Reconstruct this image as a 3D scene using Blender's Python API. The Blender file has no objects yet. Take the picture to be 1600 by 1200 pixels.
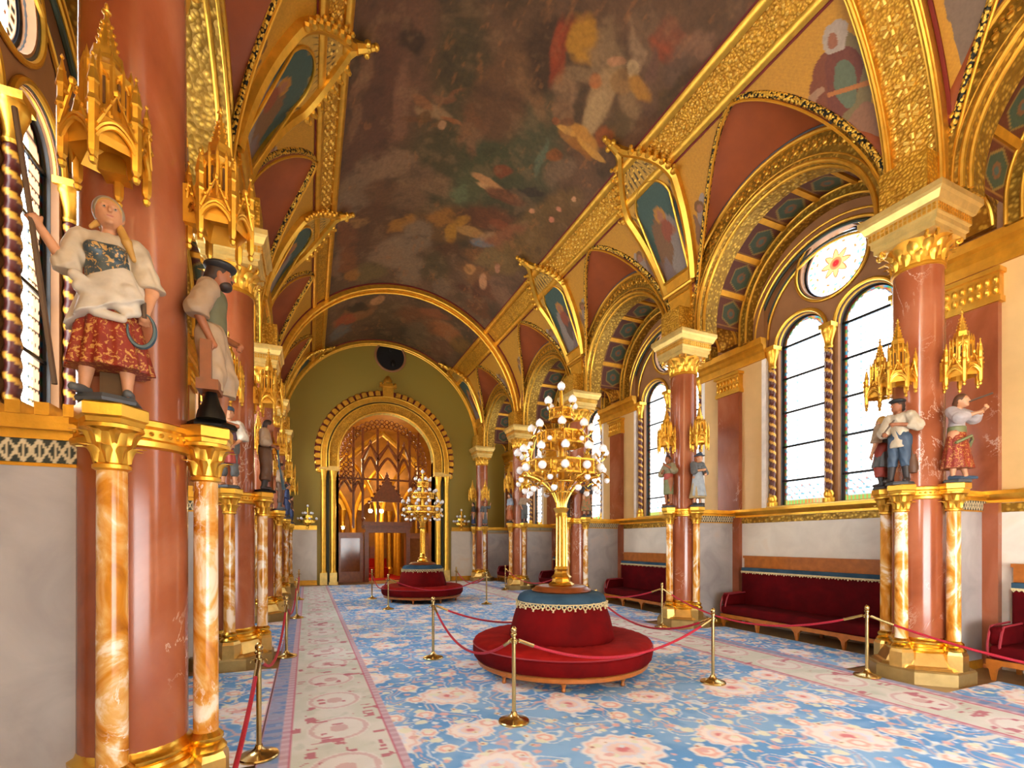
import bpy, math, random
import numpy as np
from mathutils import Vector, Matrix
PI = math.pi
S = bpy.context.scene
COL = S.collection
random.seed(7)

# ------------------------------------------------------------------ camera, sky, exposure
cam_d = bpy.data.cameras.new('camera')
cam = bpy.data.objects.new('camera', cam_d); COL.objects.link(cam)
F_PX = 742.0
cam_d.sensor_width = 36.0
cam_d.lens = F_PX / 1600 * 36.0
cam_d.shift_y = 248 / 1600
cam_d.clip_start = 0.05; cam_d.clip_end = 200
cam.location = (0, 0, 1.75)
cam.rotation_euler = (PI / 2, 0, -math.atan(320 / 742))
S.camera = cam
S.view_settings.view_transform = 'Standard'
S.view_settings.look = 'None'
S.view_settings.gamma = 1
S.view_settings.use_curve_mapping = False
S.view_settings.exposure = 1.05
w = bpy.data.worlds.new('sky'); S.world = w; w.use_nodes = True
wn = w.node_tree; bgn = wn.nodes['Background']
_tc = wn.nodes.new('ShaderNodeTexCoord'); _sx = wn.nodes.new('ShaderNodeSeparateXYZ')
_rp = wn.nodes.new('ShaderNodeValToRGB')
wn.links.new(_tc.outputs['Generated'], _sx.inputs[0]); wn.links.new(_sx.outputs[2], _rp.inputs[0])
_rp.color_ramp.elements[0].position = 0.0; _rp.color_ramp.elements[0].color = (0.97, 0.97, 0.95, 1)
_rp.color_ramp.elements[1].position = 0.5; _rp.color_ramp.elements[1].color = (0.88, 0.95, 1.0, 1)
wn.links.new(_rp.outputs[0], bgn.inputs[0])
_mr = wn.nodes.new('ShaderNodeMapRange')      # brighter daylight on the left (sunny) side of the building
_mr.inputs[1].default_value = -1; _mr.inputs[2].default_value = 1; _mr.inputs[3].default_value = 13.0; _mr.inputs[4].default_value = 2.6
wn.links.new(_sx.outputs[0], _mr.inputs[0]); wn.links.new(_mr.outputs[0], bgn.inputs[1])

# ------------------------------------------------------------------ layout
XC = 3.21            # centre line of the hall
OC = 4.19            # column offset from the centre line
OW = 5.59            # outer wall
OG = 5.87             # window plane
Y0, SP = 3.63, 4.26
def yk(k): return Y0 + SP * k
YB = 21.3            # back wall
R, ZC = 4.25, 6.25      # main vault

def area(name, loc, rot, sx, sy, power, col, spread=180):
    l = bpy.data.lights.new(name, 'AREA'); l.shape = 'RECTANGLE'; l.size = sx; l.size_y = sy
    l.energy = power; l.color = col; l.spread = math.radians(spread)
    o = bpy.data.objects.new(name, l); COL.objects.link(o); o.location = loc; o.rotation_euler = rot
    return o
# daylight: portals in every window opening guide the sky light into the hall
for k in range(0, 4):
    yc = yk(k) + SP / 2
    for side in (-1, 1):
        o = area('window_daylight', (XC + side * (OG + 0.12), yc, 4.9), (PI/2, 0, PI/2 if side > 0 else -PI/2), 2.3, 5.2, 1, (1, 1, 1))
        o.data.cycles.is_portal = True

# ------------------------------------------------------------------ helpers
def lin(c):
    return tuple(((x / 255) / 12.92 if x / 255 <= 0.04045 else ((x / 255 + 0.055) / 1.055) ** 2.4) for x in c)

class MB:
    def __init__(s): s.v = []; s.f = []
    def add(s, vs, fs, T=None):
        b = len(s.v)
        if T is not None: vs = [tuple(T @ Vector(p)) for p in vs]
        s.v += [tuple(p) for p in vs]; s.f += [tuple(b + i for i in f) for f in fs]; return s
    def box(s, x0, x1, y0, y1, z0, z1, T=None):
        return s.add([(x0,y0,z0),(x1,y0,z0),(x1,y1,z0),(x0,y1,z0),(x0,y0,z1),(x1,y0,z1),(x1,y1,z1),(x0,y1,z1)],
              [(0,3,2,1),(4,5,6,7),(0,1,5,4),(1,2,6,5),(2,3,7,6),(3,0,4,7)], T)
    def prism(s, pts, z0, z1, T=None):
        n = len(pts)
        vs = [(x, y, z0) for x, y in pts] + [(x, y, z1) for x, y in pts]
        return s.add(vs, [tuple(range(n))[::-1], tuple(range(n, 2*n))] + [(i, (i+1) % n, n+(i+1) % n, n+i) for i in range(n)], T)
    def lathe(s, prof, n=24, c=(0,0,0), rot=0.0, caps=True, T=None, fn=None):
        vs = []; fs = []
        for r, z in prof:
            for i in range(n):
                a = rot + 2*PI*i/n; rr = fn(r, z, a) if fn else r
                vs.append((c[0]+rr*math.cos(a), c[1]+rr*math.sin(a), c[2]+z))
        m = len(prof)
        for j in range(m-1):
            for i in range(n):
                k = (i+1) % n; fs.append((j*n+i, j*n+k, (j+1)*n+k, (j+1)*n+i))
        if caps:
            fs.append(tuple(range(n))[::-1]); fs.append(tuple((m-1)*n+i for i in range(n)))
        return s.add(vs, fs, T)
    def ball(s, c, r, nu=10, nv=6, T=None):
        if not hasattr(r, '__len__'): r = (r, r, r)
        vs = [(c[0], c[1], c[2]-r[2])]; fs = []
        for j in range(1, nv):
            p = -PI/2 + PI*j/nv
            for i in range(nu):
                a = 2*PI*i/nu
                vs.append((c[0]+r[0]*math.cos(p)*math.cos(a), c[1]+r[1]*math.cos(p)*math.sin(a), c[2]+r[2]*math.sin(p)))
        vs.append((c[0], c[1], c[2]+r[2])); L = len(vs)-1
        for i in range(nu):
            k = (i+1) % nu; fs.append((0, 1+k, 1+i)); fs.append((L, L-nu+i, L-nu+k))
        for j in range(nv-2):
            for i in range(nu):
                k = (i+1) % nu; fs.append((1+j*nu+i, 1+j*nu+k, 1+(j+1)*nu+k, 1+(j+1)*nu+i))
        return s.add(vs, fs, T)
    def tube(s, path, r, n=8, closed=False, T=None, caps=True):
        P = [Vector(p) for p in path]; m = len(P); vs = []; fs = []
        up = None
        for j, p in enumerate(P):
            if closed: t = P[(j+1) % m] - P[j-1]
            else: t = P[min(j+1, m-1)] - P[max(j-1, 0)]
            t.normalize()
            if up is None:
                up = Vector((0,0,1)) if abs(t.z) < 0.9 else Vector((1,0,0))
            u = up - t*up.dot(t)
            if u.length < 1e-6: u = Vector((1,0,0)) - t*t.x
            u.normalize(); up = u; w_ = t.cross(u)
            rr = r[j] if hasattr(r, '__len__') else r
            for i in range(n):
                a = 2*PI*i/n; q = p + u*(rr*math.cos(a)) + w_*(rr*math.sin(a)); vs.append(tuple(q))
        for j in range(m if closed else m-1):
            jj = (j+1) % m
            for i in range(n):
                k = (i+1) % n; fs.append((j*n+i, j*n+k, jj*n+k, jj*n+i))
        if not closed and caps:
            fs.append(tuple(range(n))[::-1]); fs.append(tuple((m-1)*n+i for i in range(n)))
        return s.add(vs, fs, T)
    def loft(s, rows, closed_rows=False, closed_cols=False, T=None):
        n = len(rows[0]); m = len(rows)
        vs = [p for r_ in rows for p in r_]; fs = []
        for j in range(m if closed_rows else m-1):
            jj = (j+1) % m
            for i in range(n if closed_cols else n-1):
                k = (i+1) % n; fs.append((j*n+i, j*n+k, jj*n+k, jj*n+i))
        return s.add(vs, fs, T)
    # box-section ring along an arch. plane 'YZ': centre (c, cz), axial d = X; 'XZ': centre (c, cz), axial d = Y
    def arch(s, plane, c, cz, r0, r1, d0, d1, a0=0.0, a1=PI, n=36, legs=0.0):
        rows = []
        A = [a0 + (a1-a0)*i/n for i in range(n+1)]
        def P(r, a, d, dz=0):
            h = c + r*math.cos(a); z = cz + r*math.sin(a) + dz
            return (d, h, z) if plane == 'YZ' else (h, d, z)
        seq = [(a, 0) for a in A]
        if legs: seq = [(A[0], -legs)] + seq + [(A[-1], -legs)]
        for a, dz in seq:
            rows.append([P(r0, a, d0, dz), P(r1, a, d0, dz), P(r1, a, d1, dz), P(r0, a, d1, dz)])
        b = len(s.v); s.loft(rows, closed_cols=True)
        L = len(rows)*4
        s.f.append((b, b+1, b+2, b+3)); s.f.append((b+L-4, b+L-3, b+L-2, b+L-1))
        return s
    def roll(s, plane, c, cz, rad, d, r, a0=0.0, a1=PI, n=40, m=8, legs=0.0):
        pts = []
        A = [a0 + (a1-a0)*i/n for i in range(n+1)]
        seq = [(a, 0) for a in A]
        if legs: seq = [(A[0], -legs)] + seq + [(A[-1], -legs)]
        for a, dz in seq:
            h = c + rad*math.cos(a); z = cz + rad*math.sin(a) + dz
            pts.append((d, h, z) if plane == 'YZ' else (h, d, z))
        return s.tube(pts, r, m)
    def build(s, name, mat, parent=None, smooth=True, ang=38):
        me = bpy.data.meshes.new(name); me.from_pydata(s.v, [], s.f); me.update()
        return link(name, me, mat, parent, smooth, ang)

def link(name, me, mat, parent=None, smooth=True, ang=38):
    o = bpy.data.objects.new(name, me); COL.objects.link(o)
    if mat is not None: me.materials.append(mat)
    if smooth:
        me.shade_smooth()
        if ang: me.set_sharp_from_angle(angle=math.radians(ang))
    if parent is not None: o.parent = parent
    return o

def fix_normals(me):
    import bmesh
    bm = bmesh.new(); bm.from_mesh(me); bmesh.ops.recalc_face_normals(bm, faces=bm.faces); bm.to_mesh(me); bm.free()

def empty(name, loc=(0,0,0), rz=0.0):
    o = bpy.data.objects.new(name, None); COL.objects.link(o); o.location = loc; o.rotation_euler = (0, 0, rz)
    o.empty_display_size = 0.1
    return o
def tag(o, label=None, cat=None, group=None, kind=None):
    if label: o['label'] = label
    if cat: o['category'] = cat
    if group: o['group'] = group
    if kind: o['kind'] = kind
    return o
def thing(name, label, cat, loc=(0,0,0), rz=0.0, group=None):
    return tag(empty(name, loc, rz), label, cat, group)
def copy_tree(o, parent=None):
    c = o.copy(); COL.objects.link(c)
    if parent is not None: c.parent = parent
    for ch in list(o.children): copy_tree(ch, c)
    return c
def struct(o, label=None):
    o['kind'] = 'structure'
    if label: o['label'] = label
    return o

def grid_mesh(name, P, C, mat, parent=None, smooth=True, flip=False):
    """P (n,m,3) points, C (n,m,3) linear colours -> painted surface"""
    n, m = P.shape[:2]
    me = bpy.data.meshes.new(name)
    idx = np.arange(n*m).reshape(n, m)
    q = np.stack([idx[:-1,:-1], idx[1:,:-1], idx[1:,1:], idx[:-1,1:]], -1).reshape(-1, 4)
    if flip: q = q[:, ::-1]
    me.vertices.add(n*m); me.vertices.foreach_set('co', P.reshape(-1).astype(np.float32))
    me.loops.add(q.size); me.loops.foreach_set('vertex_index', q.reshape(-1).astype(np.int32))
    me.polygons.add(len(q)); me.polygons.foreach_set('loop_start', (np.arange(len(q))*4).astype(np.int32))
    me.polygons.foreach_set('loop_total', np.full(len(q), 4, np.int32))
    me.update(calc_edges=True); me.validate()
    at = me.color_attributes.new('Col', 'FLOAT_COLOR', 'POINT')
    cc = np.ones((n*m, 4), np.float32); cc[:, :3] = np.clip(C.reshape(-1, 3), 0, 1)
    at.data.foreach_set('color', cc.reshape(-1))
    return link(name, me, mat, parent, smooth, 0)

# numpy painting ------------------------------------------------------------
_rng = np.random.RandomState(5)
_LAT = _rng.rand(8, 256, 256)
def vnoise(x, y, sc=1.0, seed=0):
    x = np.asarray(x)*sc + 37.7; y = np.asarray(y)*sc + 91.3
    xi = np.floor(x).astype(int); yi = np.floor(y).astype(int)
    fx = x-xi; fy = y-yi; fx = fx*fx*(3-2*fx); fy = fy*fy*(3-2*fy)
    L = _LAT[seed % 8]
    g = lambda a, b: L[a % 256, b % 256]
    return (g(xi,yi)*(1-fx)+g(xi+1,yi)*fx)*(1-fy) + (g(xi,yi+1)*(1-fx)+g(xi+1,yi+1)*fx)*fy
def fbm(x, y, sc=1.0, oc=4, seed=0):
    t = 0; a = 0.5; tot = 0
    for i in range(oc):
        t = t + a*vnoise(x, y, sc, seed+i); tot += a; sc *= 2.03; a *= 0.55
    return t/tot
def ss(a, b, x):
    t = np.clip((x-a)/(b-a), 0, 1); return t*t*(3-2*t)
def put(C, mask, col):
    m = np.clip(mask, 0, 1)[..., None]
    C[...] = C*(1-m) + np.array(lin(col) if max(col) > 1 else col)*m

# materials -----------------------------------------------------------------
def newmat(name):
    m = bpy.data.materials.new(name); m.use_nodes = True
    nt = m.node_tree; return m, nt, nt.nodes['Principled BSDF']
def N(nt, t, **kw):
    n = nt.nodes.new(t)
    for k, v in kw.items():
        if k.startswith('i_'): n.inputs[int(k[2:])].default_value = v
        else: setattr(n, k, v)
    return n
def ramp(nt, fac, stops, interp='LINEAR'):
    r = nt.nodes.new('ShaderNodeValToRGB'); r.color_ramp.interpolation = interp
    e = r.color_ramp.elements
    while len(e) < len(stops): e.new(0.5)
    for el, (p, c) in zip(e, stops):
        el.position = p; el.color = (*(lin(c) if max(c) > 1 else c), 1)
    nt.links.new(fac, r.inputs[0]); return r.outputs[0]
def mix(nt, fac, a, b, mode='MIX'):
    m = nt.nodes.new('ShaderNodeMix'); m.data_type = 'RGBA'; m.blend_type = mode
    for s_, v in ((0, fac), (6, a), (7, b)):
        if hasattr(v, 'is_linked') or hasattr(v, 'links'): nt.links.new(v, m.inputs[s_])
        elif s_ == 0: m.inputs[0].default_value = v
        else: m.inputs[s_].default_value = (*(lin(v) if max(v) > 1 else v), 1)
    return m.outputs[2]
def coord(nt, sc=(1,1,1), gen='Object'):
    tc = nt.nodes.new('ShaderNodeTexCoord'); mp = nt.nodes.new('ShaderNodeMapping')
    mp.inputs['Scale'].default_value = sc
    nt.links.new(tc.outputs[gen], mp.inputs[0]); return mp.outputs[0]
def noise(nt, v, sc, det=4, dist=0.0, rough=0.55):
    n = N(nt, 'ShaderNodeTexNoise'); n.inputs['Scale'].default_value = sc
    n.inputs['Detail'].default_value = det; n.inputs['Distortion'].default_value = dist
    n.inputs['Roughness'].default_value = rough
    nt.links.new(v, n.inputs['Vector']); return n.outputs[0]
def voro(nt, v, sc, feat='F1'):
    n = N(nt, 'ShaderNodeTexVoronoi', feature=feat); n.inputs['Scale'].default_value = sc
    nt.links.new(v, n.inputs['Vector']); return n.outputs['Distance']
def bump(nt, bs, h, st=0.3, dist=0.01):
    b = nt.nodes.new('ShaderNodeBump'); b.inputs['Strength'].default_value = st; b.inputs['Distance'].default_value = dist
    nt.links.new(h, b.inputs['Height']); nt.links.new(b.outputs[0], bs.inputs['Normal'])
def flat(name, c, rough=0.5, metal=0.0, var=0.12, sc=6, bmp=0.0, coat=0.0):
    m, nt, bs = newmat(name)
    v = coord(nt); n1 = noise(nt, v, sc)
    a = lin(c) if max(c) > 1 else c
    col = ramp(nt, n1, [(0.3, tuple(x*(1-var) for x in a)), (0.7, tuple(min(1, x*(1+var)) for x in a))])
    nt.links.new(col, bs.inputs['Base Color'])
    bs.inputs['Roughness'].default_value = rough; bs.inputs['Metallic'].default_value = metal
    bs.inputs['Coat Weight'].default_value = coat
    if bmp: bump(nt, bs, noise(nt, v, sc*6), bmp)
    return m
def gold_mat(name, c=(235,170,55), rough=0.34, metal=0.85, bsc=30, bst=0.25):
    m, nt, bs = newmat(name)
    v = coord(nt); a = lin(c)
    col = ramp(nt, noise(nt, v, 7), [(0.3, tuple(x*0.75 for x in a)), (0.7, a)])
    nt.links.new(col, bs.inputs['Base Color'])
    bs.inputs['Roughness'].default_value = rough; bs.inputs['Metallic'].default_value = metal
    bump(nt, bs, noise(nt, v, bsc), bst, 0.006)
    return m
def gold_pat(name, hi=(246,190,64), lo=(176,118,26), sc=14, thr=(0.25, 0.5), rough=0.4, metal=0.6, st=0.6):
    m, nt, bs = newmat(name)
    v = coord(nt); d = voro(nt, v, sc)
    col = ramp(nt, d, [(thr[0], hi), (thr[1], lo)])
    col = mix(nt, 0.5, col, ramp(nt, noise(nt, v, 5), [(0.3, (150,150,150)), (0.7, (255,255,255))]), 'MULTIPLY')
    nt.links.new(col, bs.inputs['Base Color'])
    bs.inputs['Roughness'].default_value = rough; bs.inputs['Metallic'].default_value = metal
    b = nt.nodes.new('ShaderNodeBump'); b.invert = True; b.inputs['Strength'].default_value = st; b.inputs['Distance'].default_value = 0.02
    nt.links.new(d, b.inputs['Height']); nt.links.new(b.outputs[0], bs.inputs['Normal'])
    return m
def painted(name, rough=0.6, sc=25, amt=0.25, metal=0.0, bmp=0.0):
    m, nt, bs = newmat(name)
    at = N(nt, 'ShaderNodeVertexColor', layer_name='Col'); v = coord(nt)
    g = ramp(nt, noise(nt, v, sc, 5), [(0.25, (1-amt,)*3), (0.75, (1.0,)*3)])
    nt.links.new(mix(nt, 1.0, at.outputs[0], g, 'MULTIPLY'), bs.inputs['Base Color'])
    bs.inputs['Roughness'].default_value = rough; bs.inputs['Metallic'].default_value = metal
    if bmp: bump(nt, bs, noise(nt, v, sc*2), bmp)
    return m
def marble(name, stops, sc, dist, vein=None, vsc=1.6, rough=0.18, vw=0.02, stretch=(1,1,0.6)):
    m, nt, bs = newmat(name)
    tc = nt.nodes.new('ShaderNodeTexCoord'); oi = nt.nodes.new('ShaderNodeObjectInfo')
    ad = N(nt, 'ShaderNodeVectorMath', operation='ADD'); mu = N(nt, 'ShaderNodeVectorMath', operation='MULTIPLY')
    sc3 = N(nt, 'ShaderNodeVectorMath', operation='SCALE'); sc3.inputs['Scale'].default_value = 7.3
    nt.links.new(oi.outputs['Location'], sc3.inputs[0]); nt.links.new(tc.outputs['Object'], ad.inputs[0]); nt.links.new(sc3.outputs[0], ad.inputs[1])
    nt.links.new(ad.outputs[0], mu.inputs[0]); mu.inputs[1].default_value = stretch
    v = mu.outputs[0]
    col = ramp(nt, noise(nt, v, sc, 6, dist), stops)
    if vein:
        n1 = noise(nt, v, vsc, 7, 1.2, 0.65); n2 = noise(nt, v, vsc*0.7, 2)
        ab = N(nt, 'ShaderNodeMath', operation='SUBTRACT', i_1=0.5); nt.links.new(n1, ab.inputs[0])
        a2 = N(nt, 'ShaderNodeMath', operation='ABSOLUTE'); nt.links.new(ab.outputs[0], a2.inputs[0])
        mk = ramp(nt, a2.outputs[0], [(0.0, (1.0,1.0,1.0)), (vw, (0,0,0))])
        m2 = ramp(nt, n2, [(0.54, (0,0,0)), (0.66, (1.0,1.0,1.0))])
        fac = mix(nt, 1.0, mk, m2, 'MULTIPLY')
        col = mix(nt, fac, col, vein)
    nt.links.new(col, bs.inputs['Base Color']); bs.inputs['Roughness'].default_value = rough
    return m

M = {}
M['gold'] = gold_mat('gold_leaf', (242,188,72))
M['gold_pale'] = gold_mat('pale_gold', (240,206,122), rough=0.4, metal=0.7)
M['gold_deep'] = gold_mat('deep_gold', (224,160,44), rough=0.42, metal=0.6)
M['gold_bright'] = gold_mat('bright_gold', (250,200,84), rough=0.26, metal=1.0, bsc=60, bst=0.15)
M['petal_gold'] = gold_mat('petal_gold', (255,214,104), rough=0.5, metal=0.45)
M['gold_base'] = gold_mat('plinth_gold', (236,194,112), rough=0.28, metal=0.9, bsc=40, bst=0.2)
M['gold_pat'] = gold_pat('gold_pattern')
M['gold_fine'] = gold_pat('fine_gold_pattern', (244,190,66), (196,138,34), 26, (0.2, 0.6))
M['gold_olive'] = gold_pat('olive_gold_pattern', (226,184,76), (158,120,40), 16, (0.2, 0.5))
M['rope_gold'] = gold_pat('rope_moulding_gold', (246,196,74), (40,38,26), 26, (0.5, 0.62), st=0.8)
M['brass'] = flat('polished_brass', (205,180,120), 0.22, 1.0, 0.05)
M['pink'] = marble('pink_marble', [(0.25, (122,60,32)), (0.5, (152,82,50)), (0.75, (178,112,80))], 1.3, 0.6, (214,180,156), 1.7, 0.16, 0.010)
M['siena'] = marble('siena_marble', [(0.3, (150,84,16)), (0.44, (206,134,40)), (0.54, (222,172,98)), (0.60, (238,216,184)), (0.7, (244,230,208))], 2.6, 2.2, (250,240,225), 3.0, 0.16, 0.02, (1,1,0.7))
M['grey_marble'] = marble('grey_marble', [(0.25, (150,144,142)), (0.6, (178,172,168)), (0.8, (188,172,154))], 1.6, 1.0, None, rough=0.3, stretch=(1,1,1))
M['cream_marble'] = marble('cream_marble', [(0.25, (205,196,180)), (0.6, (226,218,202)), (0.8, (222,200,172))], 1.4, 0.8, None, rough=0.3, stretch=(1,1,1))
M['tan'] = flat('tan_scagliola', (214,176,116), 0.35, 0, 0.08, 2)
M['redbrown'] = flat('red_brown_paint', (140,66,22), 0.6, 0, 0.12, 3)
M['dark_red'] = flat('dark_red_line', (110,22,12), 0.6)
M['dark_green'] = flat('dark_green_paint', (38,52,34), 0.5)
M['brown'] = flat('brown_paint', (150,104,62), 0.6, 0, 0.1, 4)
M['slate'] = flat('slate_paint', (70,72,74), 0.5)
M['paint'] = painted('painted_plaster')
M['fresco'] = painted('ceiling_fresco', 0.7, 14, 0.35)
M['ironwork'] = flat('dark_ironwork', (28,26,24), 0.4, 0.6)
M['wood'] = flat('polished_walnut', (120,58,22), 0.3, 0, 0.25, 9)
M['oak'] = flat('polished_oak', (168,96,34), 0.28, 0, 0.2, 9)
M['parquet'] = flat('parquet_floor', (140,102,56), 0.35, 0, 0.2, 8)
M['white'] = flat('white_stone', (236,230,220), 0.4)
M['black'] = flat('black_void', (14,12,10), 0.8)
M['amber_glass'] = flat('amber_glass', (150,84,30), 0.1, 0.0, 0.2)

# ================================================================== floor and outer walls
XR, XL = XC + OC, XC - OC
mb = MB(); mb.box(XC-7.2, XC+7.2, -3.4, 29.0, -0.2, 0.0)
struct(mb.build('floor', M['parquet'], smooth=False))
mb = MB(); mb.box(XC-6.2, XC-2.6, -3.6, -3.4, 0, 10.6); mb.box(XC+2.6, XC+6.2, -3.6, -3.4, 0, 10.6); mb.box(XC-2.6, XC+2.6, -3.6, -3.4, 2.6, 10.6)
struct(mb.build('wall_front', M['tan'], smooth=False))  # unseen wall behind the camera, added to hold back light from the rear

def curve_plate(name, mat, outer, holes, depth, place, parent=None):
    """flat plate with holes: 2D outlines (u, v) -> place(u, v, w)"""
    cu = bpy.data.curves.new('tmp', 'CURVE'); cu.dimensions = '2D'; cu.fill_mode = 'BOTH'; cu.extrude = depth/2
    for pts in [outer] + holes:
        sp = cu.splines.new('POLY'); sp.points.add(len(pts)-1); sp.use_cyclic_u = True
        for p, q in zip(sp.points, pts): p.co = (q[0], q[1], 0, 1)
    o = bpy.data.objects.new('tmp', cu); COL.objects.link(o)
    dg = bpy.context.evaluated_depsgraph_get(); me = bpy.data.meshes.new_from_object(o.evaluated_get(dg))
    bpy.data.objects.remove(o); bpy.data.curves.remove(cu)
    for v in me.vertices: v.co = place(v.co.x, v.co.y, v.co.z)
    me.name = name; me.materials.clear(); fix_normals(me)
    return link(name, me, mat, parent, False)

def lancet(uc, hw, v0, vs, n=16):
    return [(uc-hw, v0), (uc+hw, v0)] + [(uc+hw*math.cos(PI*i/n), vs+hw*math.sin(PI*i/n)) for i in range(n+1)]
def circle(uc, vc, r, n=40):
    return [(uc+r*math.cos(2*PI*i/n), vc+r*math.sin(2*PI*i/n)) for i in range(n)]

SILL, SPRW, LW, LU = 2.52, 5.78, 0.475, 0.60     # lancets
RO_Z, RO_R = 6.98, 0.60

# window glass: clear quarries with a coloured mosaic border, painted on the pane
m_, nt, bs = newmat('leaded_glass')
nt.nodes.remove(bs); out = nt.nodes['Material Output']
at = N(nt, 'ShaderNodeVertexColor', layer_name='Col'); tr = nt.nodes.new('ShaderNodeBsdfTransparent')
gl = nt.nodes.new('ShaderNodeBsdfGlossy'); gl.inputs['Roughness'].default_value = 0.12; mx = nt.nodes.new('ShaderNodeMixShader'); mx.inputs[0].default_value = 0.04
nt.links.new(at.outputs[0], tr.inputs[0]); nt.links.new(tr.outputs[0], mx.inputs[1]); nt.links.new(gl.outputs[0], mx.inputs[2]); nt.links.new(mx.outputs[0], out.inputs[0])
M['glass'] = m_

def glass_paint(u, v, edge, seedo=0):
    """edge = distance from the light's outline"""
    C = np.ones(u.shape + (3,))*0.75
    # faint quarry lines and blue dots
    lines = (np.abs((v*8) % 1 - 0.5) > 0.42)
    put(C, lines*0.9, (0.19,0.23,0.29))
    dots = (((u*14) % 1) < 0.36) & (((v*8+0.28) % 1) < 0.22)
    put(C, dots*0.9, (0.07,0.17,0.24))
    ring = (edge < 0.085)
    cell = (np.floor(v*15)+np.floor(u*15)).astype(int) % 4
    for i, c in enumerate([(0.02,0.13,0.19), (0.24,0.10,0.02), (0.04,0.13,0.03), (0.20,0.02,0.01)]):
        put(C, ring & (cell == i), c)
    put(C, (edge < 0.035), (0.17,0.17,0.22))
    put(C, (edge > 0.085) & (edge < 0.1), (0.06,0.06,0.07))
    return C
def bottom_panel(C, u, v, v0):
    reg = (v < v0+0.42) & (v > v0+0.1)
    k = (np.sin(u*42)*np.sin(v*42)) > 0.55
    put(C, reg & k, (0.06,0.18,0.22)); put(C, reg & ((np.sin(u*42+2)*np.sin(v*42+2)) > 0.7), (0.28,0.13,0.12))
    put(C, (v < v0+0.11), (0.1,0.2,0.05)); put(C, (v < v0+0.11) & (((u*15) % 1) > 0.5), (0.25,0.09,0.02))

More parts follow.
